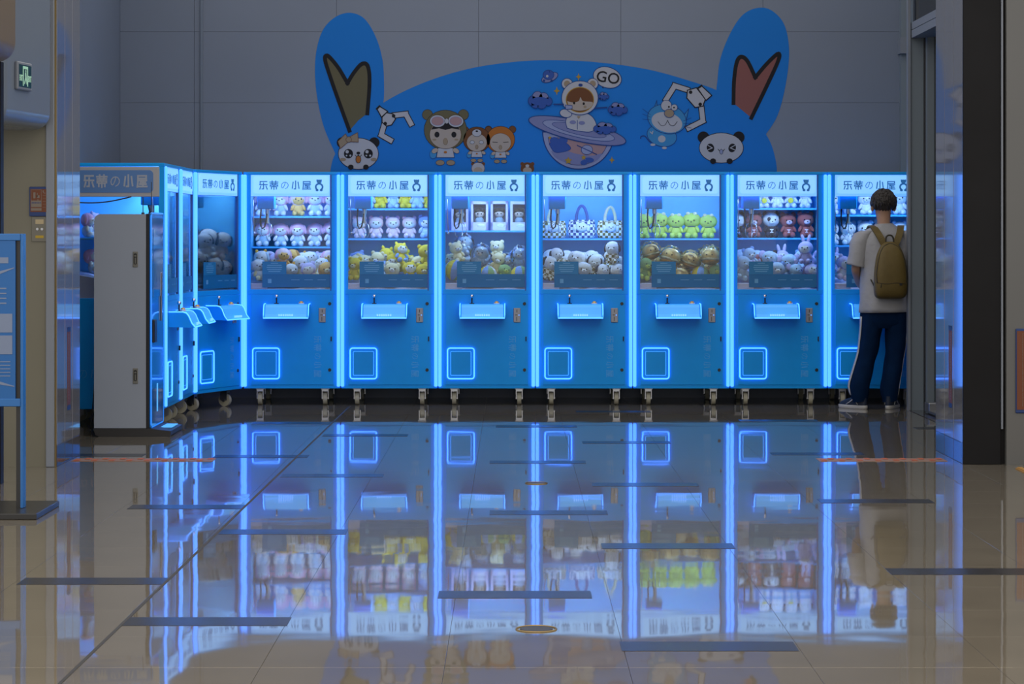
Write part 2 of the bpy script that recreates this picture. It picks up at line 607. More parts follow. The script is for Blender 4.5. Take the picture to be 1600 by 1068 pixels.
# ------------------------------------------------------------------ mural
for nm, c in dict(m_blue=(0.014, 0.20, 0.66), m_white=(0.45, 0.46, 0.52), m_black=(0.018, 0.018, 0.022), m_olive=(0.14, 0.125, 0.075),
                  m_pinkbrown=(0.26, 0.105, 0.10), m_tan=(0.32, 0.25, 0.18), m_brown=(0.16, 0.065, 0.03), m_orange=(0.42, 0.14, 0.03),
                  m_skin=(0.42, 0.36, 0.32), m_navy=(0.02, 0.06, 0.24), m_cloud=(0.04, 0.10, 0.38), m_lilac=(0.20, 0.22, 0.42),
                  m_yellow=(0.42, 0.27, 0.05), m_cat=(0.05, 0.26, 0.55), m_pale=(0.28, 0.32, 0.52), m_red=(0.38, 0.10, 0.05),
                  m_rose=(0.38, 0.24, 0.26)).items():
    mat(nm, tuple(q * 0.78 for q in c), 0.6, ior=1.22)
mural = empty('wall_mural', (0.2, WY, 1.95))
tag(mural, 'large blue rabbit eared wall mural with cartoon animals above the claw machines', 'mural')

class Art:
    """flat print on the wall, laid in thin layers, drawn in wall coordinates"""
    base = 0.0
    def __init__(self):
        self.mb = MB()
        self.k = 0
        Art.base = 0.0
    def _flat(self, pts, col, lift=None):
        self.k += 1
        y = WY - 0.0015 - self.off - 0.00025 * self.k
        v = []
        for (px, py) in pts:
            X, Z = wxz(px, py)
            v.append((X - 0.2, y - WY, Z - 1.95))
        # orient towards the room
        ar = sum(v[i][0] * v[(i + 1) % len(v)][2] - v[(i + 1) % len(v)][0] * v[i][2] for i in range(len(v)))
        if ar < 0:
            v = v[::-1]
        self.mb.use(col)
        self.mb.add(v, [tuple(range(len(v)))])
        return self
    off = 0.0
    def poly(self, pts, col, line=None, w=1.5):
        self._flat(pts, col)
        if line:
            self.line(list(pts) + [pts[0]], w, line)
        return self
    def ell(self, cx, cy, rx, ry, col, line=None, w=1.2, rot=0, n=28):
        def pts(a, b):
            c, s = math.cos(R(rot)), math.sin(R(rot))
            return [(cx + a * math.cos(2 * PI * i / n) * c - b * math.sin(2 * PI * i / n) * s,
                     cy + a * math.cos(2 * PI * i / n) * s + b * math.sin(2 * PI * i / n) * c) for i in range(n)]
        if line:
            self._flat(pts(rx + w, ry + w), line)
        return self._flat(pts(rx, ry), col)
    def line(self, pts, w, col):
        for (a, b) in zip(pts[:-1], pts[1:]):
            dx, dy = b[0] - a[0], b[1] - a[1]
            L = math.hypot(dx, dy) or 1
            ux, uy = dx / L * w / 2, dy / L * w / 2
            nx, ny = -dy / L * w / 2, dx / L * w / 2
            self._flat([(a[0] - ux + nx, a[1] - uy + ny), (b[0] + ux + nx, b[1] + uy + ny), (b[0] + ux - nx, b[1] + uy - ny), (a[0] - ux - nx, a[1] - uy - ny)], col)
            self.k -= 0.98
        self.k += 1
        return self
    def star(self, cx, cy, r, col='m_yellow', n=4, q=0.38):
        pts = []
        for i in range(2 * n):
            a = PI * i / n - PI / 2
            rr = r if i % 2 == 0 else r * q
            pts.append((cx + rr * math.cos(a) * (0.75 if n == 4 else 1), cy + rr * math.sin(a)))
        return self._flat(pts, col)
    def cloud(self, cx, cy, w, h, col='m_cloud'):
        bl = ((-.55, .1, .42), (-.2, -.25, .5), (.25, -.15, .48), (.6, .15, .36), (.1, .3, .5), (-.35, .35, .4))
        for (a, b, r) in bl:
            self.ell(cx + a * w, cy + b * h, r * w * 0.75 + 1, r * h * 1.1 + 1, 'm_navy', n=16); self.k -= 1
        self.k += 1
        for (a, b, r) in bl:
            self.ell(cx + a * w, cy + b * h, r * w * 0.75, r * h * 1.1, 'm_lilac' if b < 0 else col, n=16); self.k -= 1
        self.k += 1
        self.ell(cx, cy + 0.15 * h, 0.7 * w, 0.42 * h, col, n=20)
        return self
    def done(self, name, label=None):
        o = self.mb.build(name, None, mural)
        if label:
            o['label'] = label
        return o

# background shape (head outline and the two ears)
def arc(cx, cy, rx, ry, a0, a1, n=24, rot=0):
    c, s = math.cos(R(rot)), math.sin(R(rot))
    out = []
    for i in range(n + 1):
        t = R(a0 + (a1 - a0) * i / n)
        x_, y_ = rx * math.cos(t), ry * math.sin(t)
        out.append((cx + x_ * c - y_ * s, cy + x_ * s + y_ * c))
    return out
def interp(keys, n=8):
    """smooth curve through keys (Catmull-Rom)"""
    out = []
    for i in range(len(keys) - 1):
        p0 = keys[max(i - 1, 0)]; p1 = keys[i]; p2 = keys[i + 1]; p3 = keys[min(i + 2, len(keys) - 1)]
        for k in range(n):
            t = k / n
            out.append(tuple(0.5 * (2 * p1[d] + (p2[d] - p0[d]) * t + (2 * p0[d] - 5 * p1[d] + 4 * p2[d] - p3[d]) * t * t
                             + (3 * p1[d] - p0[d] - 3 * p2[d] + p3[d]) * t ** 3) for d in range(len(p1))))
    out.append(keys[-1])
    return out
A = Art(); A.off = 0
head = interp([(515, 275), (524, 240), (560, 195), (600, 160), (660, 130), (730, 108), (800, 97), (860, 94), (930, 97), (1010, 108), (1080, 127), (1130, 146), (1170, 178), (1200, 215), (1212, 250), (1214, 275)])
A.poly(head, 'm_blue')
earL = interp([(524, 240), (505, 195), (494, 140), (493, 90), (503, 50), (522, 28), (545, 20), (568, 28), (586, 55), (597, 90), (600, 125), (599, 160), (590, 190), (560, 225), (524, 240)])
A.k += 0.2
A.poly(earL, 'm_blue')
earR = interp([(1195, 212), (1215, 180), (1228, 130), (1233, 80), (1226, 40), (1208, 18), (1187, 12), (1162, 22), (1142, 50), (1126, 90), (1121, 125), (1121, 150), (1140, 180), (1165, 205), (1195, 212)])
A.poly(earR, 'm_blue')
A.done('mural_background', 'rabbit eared blue head shape')
A = Art(); A.off = 0.0018
vL = interp([(546, 204), (530, 160), (516, 120), (508, 93), (513, 88), (528, 105), (543, 130)], 6) + interp([(543, 130), (552, 115), (564, 101), (573, 101), (577, 115), (577, 140), (574, 177)], 6)
A.poly(vL + [(560, 188)], 'm_olive')
A.line(vL, 6, 'm_black')
A.done('inner_ear_drawing', 'olive inner ear with black outline')
A = Art(); A.off = 0.0018
vR = interp([(1146, 161), (1147, 125), (1151, 98), (1158, 89), (1168, 96), (1180, 121)], 6) + interp([(1180, 121), (1195, 103), (1210, 88), (1217, 85), (1215, 97), (1200, 130), (1174, 184)], 6)
A.poly(vR, 'm_pinkbrown')
A.line(vR, 6, 'm_black')
A.done('inner_ear_drawing', 'dull red inner ear with black outline')

def claw_art(segs, body, bolts, cap):
    A = Art(); A.off = 0.0018
    for (a, b) in segs:
        A.line([a, b], 10, 'm_black')
    for (a, b) in segs:
        A.line([a, b], 7.4, 'm_white')
    A.poly(body, 'm_white', 'm_black', 1.6)
    A.poly(cap, 'm_white', 'm_black', 1.6)
    A.line([cap[0], cap[1]], 3, 'm_black')
    for (x_, y_) in bolts:
        A.ell(x_, y_, 2.8, 2.8, 'm_black', n=12)
    return A.done('claw_drawing', 'white cartoon crane claw')
claw_art([((617, 180), (634, 178)), ((635, 180), (642, 193)), ((600, 196), (596, 210)), ((596, 211), (610, 219))],
         [(597, 183), (604, 176), (614, 178), (618, 186), (612, 195), (604, 197), (597, 191)], [(615, 181), (602, 193)],
         [(589, 170), (593, 166), (606, 174), (596, 183)])
claw_art([((1073, 140), (1054, 134)), ((1053, 136), (1041, 155)), ((1096, 170), (1098, 187)), ((1098, 189), (1076, 200))],
         [(1074, 141), (1088, 137), (1102, 155), (1098, 166), (1086, 168), (1073, 153)], [(1079, 144), (1094, 163)],
         [(1090, 138), (1096, 134), (1112, 149), (1103, 157)])

def panda(cx, cy, rx, ry, bow, squint, lab):
    A = Art(); A.off = 0.0022
    A.ell(cx - rx * 0.82, cy - ry * 0.72, rx * 0.27, rx * 0.27, 'm_black')
    A.ell(cx + rx * 0.80, cy - ry * 0.72, rx * 0.27, rx * 0.27, 'm_black')
    A.ell(cx, cy, rx, ry, 'm_white', 'm_black', 1.0)
    for s in (-1, 1):
        ex, ey = cx + s * rx * 0.5, cy + ry * 0.0
        if squint:
            A.ell(ex, ey, rx * 0.17, ry * 0.30, 'm_black', rot=18 * s)
            A.line([(ex - 4 * -s, ey - 4), (ex + 3 * -s, ey), (ex - 4 * -s, ey + 3)], 1.2, 'm_white')
        else:
            A.ell(ex, ey, rx * 0.23, rx * 0.24, 'm_black')
            A.ell(ex - 2, ey - 3, 2.6, 2.6, 'm_white', n=12)
            A.ell(ex + 3, ey + 3, 1.6, 1.6, 'm_white', n=12)
            A.ell(ex - 3, ey + 3, 1.3, 1.3, 'm_white', n=12)
            A.ell(cx + s * rx * 0.78, cy + ry * 0.38, 5, 2.6, 'm_tan', n=14)
    A.line([(cx - 5, cy + 2), (cx - 2.5, cy + 5), (cx, cy + 2), (cx + 2.5, cy + 5), (cx + 5, cy + 2)], 1.0, 'm_black')
    if not squint:
        A.ell(cx, cy - 1, 3.0, 2.2, 'm_black', n=12)
        A.ell(cx, cy + 9, 3.6, 5.2, 'm_orange', 'm_black', 0.8, n=14)
    else:
        A.ell(cx, cy + 6, 2.3, 3.6, 'm_pale', 'm_black', 0.6, n=12)
    for s in (-1, 1):
        A.ell(cx + s * rx * 0.38, min(cy + ry * 0.9, 261), rx * 0.14, rx * 0.13, 'm_black', n=16)
    if bow:
        A.poly([(cx - 32, cy - 19), (cx - 20, cy - 31), (cx - 14, cy - 20), (cx - 28, cy - 8)], 'm_tan', 'm_brown', 0.8)
        A.poly([(cx - 14, cy - 26), (cx - 1, cy - 33), (cx, cy - 18), (cx - 14, cy - 19)], 'm_tan', 'm_brown', 0.8)
        A.ell(cx - 15, cy - 22, 4, 4, 'm_tan', 'm_brown', 0.8, n=12)
    return A.done('panda_drawing', lab)
panda(560, 240, 31, 24, True, False, 'round panda face with tan bow')
panda(1127, 231, 34, 23, False, True, 'panda face with squinting eyes')

def hooded_kid(cx, cy, r, hood, ear, hat=None, eyes='dot', body=True, lab='', bx=0):
    A = Art(); A.off = 0.0022
    for s in (-1, 1):
        A.ell(cx + s * r * 0.85, cy - r * 0.72, r * 0.24, r * 0.24, ear, 'm_black', 0.6, n=18)
    A.ell(cx, cy, r, r * 0.93, hood, 'm_black', 0.7)
    if body:
        h = r * 0.62
        A.ell(cx - r * 0.25, cy + r * 1.55, r * 0.2, r * 0.12, 'm_tan', 'm_black', 0.5, n=14)
        A.ell(cx + r * 0.25, cy + r * 1.55, r * 0.2, r * 0.12, 'm_tan', 'm_black', 0.5, n=14)
        A.poly([(cx - r * 0.35, cy + r * 0.85), (cx + r * 0.35, cy + r * 0.85), (cx + r * 0.42, cy + r * 1.3), (cx - r * 0.42, cy + r * 1.3)], 'm_white', 'm_black', 0.6)
        A.ell(cx - r * 0.58, cy + r * 1.15, r * 0.16, r * 0.2, 'm_cat', 'm_navy', 0.5, n=12)
        for s in (-1, 1):
            A.ell(cx + s * r * 0.5, cy + r * 0.98, r * 0.16, r * 0.11, 'm_skin', 'm_black', 0.4, rot=30 * s, n=12)
        A.ell(cx, cy + r * 1.05, r * 0.08, r * 0.06, 'm_orange', n=8)
    A.ell(cx, cy + r * 0.22, r * 0.74, r * 0.66, 'm_skin', 'm_brown', 0.5)
    if eyes == 'dot':
        A.poly(arc(cx, cy + r * 0.2, r * 0.72, r * 0.62, 200, 340, 14) + [(cx + r * 0.3, cy - r * 0.08), (cx, cy + r * 0.0), (cx - r * 0.3, cy - r * 0.08)], 'm_black')
        for s in (-1, 1):
            A.ell(cx + s * r * 0.4, cy + r * 0.22, r * 0.12, r * 0.14, 'm_black', n=14)
            A.ell(cx + s * r * 0.52, cy + r * 0.46, r * 0.1, r * 0.05, 'm_tan', n=10)
    elif eyes == 'shut':
        for s in (-1, 1):
            A.line([(cx + s * r * 0.22, cy + r * 0.2), (cx + s * r * 0.55, cy + r * 0.18)], 1.0, 'm_black')
    else:
        for s in (-1, 1):
            A.ell(cx + s * r * 0.34, cy + r * 0.2, r * 0.16, r * 0.12, 'm_white', 'm_black', 0.5, n=10)
    A.ell(cx, cy + r * 0.55, r * 0.1, r * 0.15, 'm_tan', 'm_brown', 0.4, n=12)
    if hat == 'goggles':
        for s in (-1, 1):
            A.ell(cx + s * r * 0.43 + 2, cy - r * 0.42, r * 0.36, r * 0.28, 'm_white', 'm_black', 0.6, rot=4)
            A.ell(cx + s * r * 0.43 + 2, cy - r * 0.42, r * 0.28, r * 0.20, 'm_rose', 'm_lilac', 0.6)
        A.ell(cx + 2, cy - r * 0.42, r * 0.09, r * 0.12, 'm_white', 'm_black', 0.5, n=12)
    elif hat == 'muzzle':
        A.ell(cx, cy - r * 0.5, r * 0.34, r * 0.26, 'm_white', 'm_black', 0.5, n=16)
        A.ell(cx, cy - r * 0.62, r * 0.1, r * 0.07, 'm_black', n=8)
    return A.done('hooded_child_drawing', lab)
hooded_kid(696, 203, 33, 'm_olive', 'm_olive', 'goggles', 'dot', True, 'child in olive bear hood with goggles')
hooded_kid(782, 218, 22, 'm_orange', 'm_brown', None, 'shut', True, 'child in orange monkey hood')
hooded_kid(745, 218, 21, 'm_brown', 'm_brown', 'muzzle', 'glint', True, 'child in brown bear hood')
# two little heads peeping over the machines
for (cx, hc) in ((747, 'm_white'), (824, 'm_brown')):
    A = Art(); A.off = 0.0022
    for s in (-1, 1):
        A.ell(cx + s * 8, 256, 3, 3, 'm_brown', n=12)
    A.ell(cx, 263, 10, 9, hc, 'm_brown', 0.6, n=20)
    A.ell(cx, 259, 3, 2.4, 'm_white', n=10)
    A.ell(cx, 266, 7, 5, 'm_skin', n=14)
    A.done('peeping_head_drawing', ('white' if hc == 'm_white' else 'brown') + ' bear hood peeping over the machine')
# space bear on the ringed planet
A = Art(); A.off = 0.0022
A.poly(arc(904, 206, 56, 58, 0, 180, 30), 'm_pale', 'm_navy', 1.6)
A.poly(arc(904, 208, 48, 50, 8, 172, 26), 'm_rose', 'm_navy', 0.8)
A.poly(interp([(861, 236), (880, 234), (900, 240), (925, 243), (940, 240), (930, 252), (905, 257), (885, 254), (868, 246), (861, 236)]), 'm_lilac')
A.poly(interp([(858, 225), (870, 216), (888, 226), (890, 234), (868, 238), (858, 225)]), 'm_cloud', 'm_navy', 0.8)
A.ell(866, 220, 7, 6, 'm_cloud'); A.ell(880, 219, 7, 6, 'm_cloud')
A.ell(917, 234, 8.5, 7, 'm_pale', 'm_navy', 0.8); A.line([(902, 227), (932, 241)], 1.4, 'm_navy')
A.ell(920, 250, 8, 4, 'm_cloud'); A.ell(912, 254, 5, 4, 'm_cloud')
A.star(888, 251, 6, 'm_yellow', 5, .5); A.star(912, 246, 4.4, 'm_yellow', 5, .5); A.star(859, 215, 3, 'm_yellow', 5, .5)
A.ell(902, 204, 77, 15, 'm_lilac', 'm_navy', 1.6, rot=13, n=40)
A.ell(904, 204, 57, 10, 'm_pale', 'm_navy', 1.0, rot=13, n=36)
A.ell(905, 203, 43, 7, 'm_lilac', 'm_navy', 0.8, rot=13, n=30)
A.done('planet_drawing', 'ringed planet bowl with clouds and stars')
A = Art(); A.off = 0.0085
A.poly(interp([(886, 200), (884, 188), (892, 178), (912, 176), (926, 183), (932, 198), (922, 206), (900, 204), (886, 200)]), 'm_white', 'm_navy', 1.0)
A.line([(902, 188), (902, 202)], 1.0, 'm_navy'); A.ell(895, 191, 5, 3, 'm_lilac'); A.ell(909, 192, 5, 3, 'm_lilac')
A.poly([(901, 182), (904, 186), (907, 182), (904, 181)], 'm_tan')
A.ell(884, 177, 9, 6, 'm_white', 'm_navy', 1.0, rot=10)
for s in (-1, 1):
    A.ell(906 + s * 20, 131, 8, 8, 'm_white', 'm_navy', 1.0); A.ell(906 + s * 20, 131, 5, 5, 'm_tan')
A.ell(906, 153, 28, 26, 'm_white', 'm_navy', 1.0)
A.ell(906, 156, 21, 19, 'm_brown', 'm_yellow', 1.2)
A.poly(interp([(886, 158), (895, 160), (904, 158), (907, 152), (911, 158), (926, 160), (921, 169), (906, 173), (891, 169), (886, 158)]), 'm_skin')
A.ell(897, 161, 1.8, 2.2, 'm_black', n=10); A.ell(912, 162, 1.8, 2.2, 'm_black', n=10)
A.ell(914, 167, 2.6, 2.2, 'm_tan', n=10); A.ell(890, 166, 2.6, 2.2, 'm_tan', n=10)
A.ell(907, 133, 3.4, 2.4, 'm_navy', n=12)
A.poly([(883, 164), (894, 165), (894, 170), (884, 171)], 'm_pale', 'm_navy', 0.8)
A.done('space_bear_drawing', 'child in white bear space suit')
for (cx, cy, w, h, ln) in ((844, 156, 21, 16, [(866, 163), (880, 163)]), (965, 170, 17, 12, [(930, 169), (948, 168)]), (943, 150, 9, 7, None), (945, 200, 20, 11, None)):
    A = Art(); A.off = 0.013
    if ln:
        A.line(ln, 2.2, 'm_navy')
    A.cloud(cx, cy, w, h)
    A.done('cloud_drawing')
for (cx, cy, r_) in ((904, 120, 6), (870, 142, 7), (956, 250, 6)):
    A = Art(); A.off = 0.0022
    A.star(cx, cy, r_)
    A.done('sparkle_drawing')
A = Art(); A.off = 0.0022
A.ell(859, 121, 13, 6, 'm_lilac', 'm_navy', 1.2, rot=-24); A.ell(857, 117, 8, 7, 'm_cloud', 'm_navy', 1.0); A.ell(855, 119, 2, 2, 'm_white', n=10)
A.line([(858, 110), (859, 113)], 1.2, 'm_navy'); A.ell(850, 126, 2, 2, 'm_navy', n=8); A.ell(862, 126, 2, 2, 'm_navy', n=8)
A.done('saucer_drawing', 'small lilac flying saucer')
A = Art(); A.off = 0.0022
A.poly([(939, 132), (942, 137), (948, 133)], 'm_white', 'm_black', 1.2)
A.ell(949, 121, 22, 15.5, 'm_white', 'm_navy', 1.2, rot=18)
A.done('speech_bubble_drawing', 'white speech bubble')
me_go, _, _ = text_mesh('bubble_lettering', 'GO', 0.135, 0.001, 'm_black')
X, Z = wxz(950, 121)
place_mesh('bubble_lettering', me_go, mural, (X - 0.2, -0.006, Z - 1.95), (0, R(9), 0))
# cat
A = Art(); A.off = 0.0022
A.line(interp([(1024, 220), (1016, 222), (1008, 213), (1002, 213), (1001, 216)], 4), 1.6, 'm_navy')
A.ell(1034, 212, 23, 16, 'm_cat', 'm_navy', 1.0, rot=15)
A.ell(1034, 217, 6, 5.5, 'm_white', n=14)
A.ell(1020, 226, 4, 2, 'm_white', n=10); A.ell(1038, 231, 4, 2, 'm_white', n=10)
A.poly([(1021, 172), (1026, 157), (1027, 171)], 'm_cat', 'm_navy', 1.0)
A.poly([(1067, 182), (1076, 170), (1072, 187)], 'm_cat', 'm_navy', 1.0)
A.ell(1042, 186, 30, 22, 'm_cat', 'm_navy', 1.0, rot=14)
A.ell(1042, 191, 24.5, 15.5, 'm_white', rot=14)
for s in (-1, 1):
    A.line(interp([(1043, 188), (1043 + s * 4, 195), (1043 + s * 10, 196), (1043 + s * 15, 190)], 4), 0.8, 'm_black')
    for q in (-1, 0, 1):
        A.line([(1042 + s * 26, 188 + s * 5 + q * 4), (1042 + s * 38, 185 + s * 7 + q * 8)], 0.6, 'm_navy')
A.ell(1041, 165, 8, 8, 'm_white', 'm_navy', 0.8); A.ell(1053.5, 168, 4.6, 4.6, 'm_white', 'm_navy', 0.8)
A.ell(1045, 167, 1.6, 1.6, 'm_black', n=8); A.ell(1053, 168, 1.3, 1.3, 'm_black', n=8)
A.ell(1045.5, 177, 7.2, 6.2, 'm_tan', 'm_navy', 0.8)
A.line([(1019, 209), (1016, 206), (1019, 209), (1020, 205)], 1.4, 'm_white'); A.line([(1055, 206), (1053, 202), (1055, 206), (1058, 201)], 1.4, 'm_white')
A.done('cat_drawing', 'blue and white cartoon cat with big nose')

# ------------------------------------------------------------------ claw machine
W, D = 0.812, 0.85
GLYPHS = [
    [[(1.6, 5.6), (1.6, 9.4), (9.2, 9.4)], [(1.2, 5.6), (9.6, 5.6)], [(5.5, 7.6), (5.5, 0.5), (3.9, 0.5)], [(2.4, 3.9), (1.3, 0.3)], [(8.4, 3.9), (9.6, 0.3)]],
    [[(0.4, 8.7), (9.6, 8.7)], [(3, 10), (3, 7.7)], [(7, 10), (7, 7.7)], [(0.8, 6.8), (9.2, 6.8)], [(3.4, 6.8), (4.0, 5.2)], [(6.6, 6.8), (6.0, 5.2)],
     [(0.8, 3.7), (0.8, 5.0), (9.2, 5.0), (9.2, 3.7)], [(2.2, 0.5), (2.2, 3.2), (7.8, 3.2), (7.8, 0.5)], [(5, 5), (5, -0.1)]],
    [[(5.6, 8.3), (4.9, 5.4), (3.6, 2.6), (2.5, 1.7), (1.5, 2.4), (1.1, 4.3), (1.8, 6.5), (3.4, 8.1), (5.4, 8.6), (7.5, 7.9), (8.8, 6.0), (8.8, 3.8), (7.6, 1.8), (5.6, 0.7)]],
    [[(5, 10), (5, 0.5), (3.4, 0.5)], [(2.2, 8.6), (1.2, 1.2)], [(7.8, 8.6), (8.8, 1.2)]],
    [[(0.9, 0.0), (1.5, 4.0), (1.5, 9.4), (9.2, 9.4), (9.2, 7.2), (1.5, 7.2)], [(3.0, 5.6), (9.4, 5.6)], [(5.0, 5.6), (3.8, 4.0), (8.4, 4.0)], [(6.1, 4.2), (6.1, 0.5)],
     [(3.2, 2.4), (9.0, 2.4)], [(2.4, 0.4), (9.7, 0.4)]],
]
def letter_mesh(name, matname, pitch=12.3, wd=1.15, depth=0.001):
    """the five characters, built stroke by stroke, unit = one tenth of the character height"""
    mb = MB(); mb.use(matname)
    k = 0
    for gi, g in enumerate(GLYPHS):
        w = wd * (0.55 if gi == 2 else 1.0)
        ox = gi * pitch - (4 * pitch + 10) / 2
        for st in g:
            for (a, b) in zip(st[:-1], st[1:]):
                dx, dy = b[0] - a[0], b[1] - a[1]
                L = math.hypot(dx, dy)
                ux, uy, nx, ny = dx / L * w / 2, dy / L * w / 2, -dy / L * w / 2, dx / L * w / 2
                q = [(a[0] - ux + nx, a[1] - uy + ny), (a[0] - ux - nx, a[1] - uy - ny), (b[0] + ux - nx, b[1] + uy - ny), (b[0] + ux + nx, b[1] + uy + ny)]
                k += 1
                mb.prism([(p[0] + ox, p[1] - 5) for p in q], 'y', -depth - 0.00002 * k, 0)
    return mb.mesh(name), 4 * pitch + 10, 10.4
LET, LW, LH = letter_mesh('sign_lettering', 'sign_ink')
LETV, LVW, LVH = letter_mesh('panel_lettering', 'faint_ink', 12.5, 1.1, 0.0006)
LETS, LSW, LSH = letter_mesh('side_lettering', 'text_grey', 12.3, 1.5)

def emblem(mb, s=1.0):
    """little bear holding a round body, centred at the origin, facing -Y"""
    y0, y1 = -0.0012, 0.0
    def disc(cx, cz, rx, rz):
        mb.prism([(cx + rx * math.cos(2 * PI * i / 18), cz + rz * math.sin(2 * PI * i / 18)) for i in range(18)], 'y', y0, y1)
    disc(-0.017 * s, 0.045 * s, 0.008 * s, 0.007 * s)
    disc(0.017 * s, 0.045 * s, 0.008 * s, 0.007 * s)
    disc(0, 0.034 * s, 0.023 * s, 0.017 * s)
    for sx in (-1, 1):
        pts = []
        for i in range(13):
            t = R(75 + 170 * i / 12)
            pts.append((sx * -0.036 * s * math.cos(t) * -1 if False else sx * (0.0 - 0.038 * s * math.cos(t)) , -0.014 * s + 0.036 * s * math.sin(t)))
        inner = [(p[0] * 0.58, -0.014 * s + (p[1] + 0.014 * s) * 0.58) for p in pts]
        mb.prism(pts + inner[::-1], 'y', y0, y1)
        disc(sx * 0.018 * s, -0.042 * s, 0.013 * s, 0.010 * s)

def ring_tube(mb, x0, x1, z0, z1, r, y, tr):
    mb.tube([(p[0], y, p[1]) for p in rrect(x0, x1, z0, z1, r)], tr, 6, True)

def build_machine():
    m = empty('claw_machine')
    MB().box(0.003, W - 0.003, 0.0, D, 0.139, 0.955, 0.004).build('lower_cabinet', 'machine_blue', m)
    d = MB().box(0.064, 0.756, -0.006, 0.0, 0.171, 0.925, 0.002).build('access_door', 'machine_blue', m)
    for z in (0.295, 0.848):
        MB().cyl((0.722, -0.006, z), (0.722, -0.012, z), 0.014, 0.012, 16).use('black_plastic').build('lock', 'steel', d)
    h = MB(); h.use('black_plastic').box(0.730, 0.740, -0.018, -0.006, 0.535, 0.575, 0.003); h.build('door_handle', None, d)
    sc = 0.345 / LVW
    place_mesh('panel_lettering', LETV, d, (0.622, -0.0062, 0.41), (0, R(90), 0), (sc, 1, sc * 1.0))
    # prize flap with its glowing frame
    pf = MB(); pf.use('machine_blue')
    pf.prism(rrect(0.088, 0.294, 0.230, 0.470, 0.018), 'y', -0.012, -0.006)
    fo = pf.build('prize_flap', None, m)
    lt = MB(); lt.use('led_thin'); ring_tube(lt, 0.080, 0.302, 0.222, 0.478, 0.022, -0.015, 0.0055); lt.build('flap_light', None, fo)
    lt = MB(); lt.use('led_inner'); ring_tube(lt, 0.106, 0.276, 0.250, 0.450, 0.008, -0.013, 0.0022); lt.build('flap_inner_light', None, fo)
    # coin plate
    cp = MB(); cp.use('coin_plate').box(0.630, 0.690, -0.014, -0.006, 0.692, 0.812, 0.004)
    cp.use('black_plastic').box(0.657, 0.662, -0.016, -0.013, 0.775, 0.800).box(0.645, 0.662, -0.016, -0.013, 0.752, 0.757).box(0.655, 0.660, -0.016, -0.013, 0.705, 0.740)
    cp.use('led').box(0.672, 0.679, -0.016, -0.013, 0.750, 0.757)
    cp.build('coin_plate', None, d)
    # console
    prof = [(-0.004, 0.846), (-0.11, 0.846), (-0.135, 0.838), (-0.152, 0.82), (-0.175, 0.765), (-0.20, 0.738), (-0.20, 0.730), (-0.004, 0.735)]
    c = MB().prism(prof, 'x', 0.186, 0.558).build('console', 'machine_blue', m)
    face = MB(); face.use('led_console')
    fp = [(-0.112, 0.849), (-0.138, 0.841), (-0.156, 0.821), (-0.179, 0.765), (-0.204, 0.737)]
    for (a0, b0) in zip(fp[:-1], fp[1:]):
        face.add([(0.20, *a0), (0.545, *a0), (0.545, *b0), (0.20, *b0)], [(0, 1, 2, 3)])
    face.build('console_face', None, c)
    edge = MB(); edge.use('led_thin')
    lp_ = [(-0.004, 0.848), (-0.11, 0.848), (-0.137, 0.840), (-0.154, 0.82), (-0.178, 0.765), (-0.203, 0.735)]
    edge.tube([(0.186, *p) for p in lp_] + [(0.558, *p) for p in lp_[::-1]], 0.005, 6)
    edge.build('console_light', None, c)
    lab = MB(); lab.use('sign_light')
    for k in range(7):
        xx = 0.312 + k * 0.018
        lab.box(xx, xx + 0.013, -0.203, -0.196, 0.745 + 0.004, 0.745 + 0.022)
    lab.build('console_lettering', None, c)
    js = MB(); js.use('black_plastic').cyl((0.284, -0.07, 0.846), (0.284, -0.07, 0.90), 0.006).cyl((0.284, -0.07, 0.846), (0.284, -0.07, 0.855), 0.02)
    js.use('chrome').ell((0.284, -0.07, 0.912), (0.016, 0.016, 0.016)); js.build('joystick', None, c)
    bt = MB(); bt.use('white_button').cyl((0.49, -0.07, 0.846), (0.49, -0.07, 0.858), 0.024)
    bt.use('gold_button').ell((0.49, -0.07, 0.858), (0.019, 0.019, 0.014)); bt.build('push_button', None, c)
    # upper frame
    MB().box(0.0, W, 0.0, D, 1.925, 1.949, 0.003).build('roof', 'machine_blue', m)
    MB().box(0.030, 0.782, -0.003, 0.02, 0.928, 0.968, 0.002).build('middle_rail', 'machine_blue', m)
    MB().box(0.030, 0.0615, 0.0, 0.035, 0.955, 1.925).build('post', 'machine_blue', m)
    MB().box(0.738, 0.782, 0.0, 0.035, 0.955, 1.925).build('post', 'machine_blue', m)
    MB().box(0.725, 0.737, -0.004, 0.02, 0.955, 1.925, 0.002).build('door_stile', 'machine_blue_dark', m)
    for x0 in (0.003, 0.783):
        s = MB(); s.use('led').box(x0 - 0.002, x0 + 0.027, -0.020, 0.0, 0.155, 1.925, 0.007); s.build('led_strip', None, m)
        MB().box(x0, x0 + 0.027, 0.0, 0.03, 0.955, 1.925).build('led_channel', 'machine_blue', m)
    MB().box(0.02, W - 0.02, D - 0.02, D, 0.955, 1.925).build('back_panel', 'inner_blue', m)
    MB().box(W - 0.02, W - 0.002, 0.03, D, 0.955, 1.925).build('side_bounce_panel', 'inner_blue', m)  # opaque side added in place of glass to bounce light inside
    # sign box
    sb = MB().box(0.0615, 0.725, 0.002, 0.03, 1.743, 1.925).build('sign_box', 'machine_blue', m)
    q = MB(); q.use('sign_light_rim').box(0.063, 0.7235, -0.001, 0.002, 1.745, 1.923); q.build('sign_back', None, sb)
    q = MB(); q.use('sign_light').prism(rrect(0.085, 0.712, 1.766, 1.912, 0.02), 'y', -0.004, -0.001); q.build('sign_face', None, sb)
    place_mesh('sign_lettering', LET, sb, (0.347, -0.0052, 1.838), (0, 0, 0), (0.436 / LW, 1, 0.072 / LH))
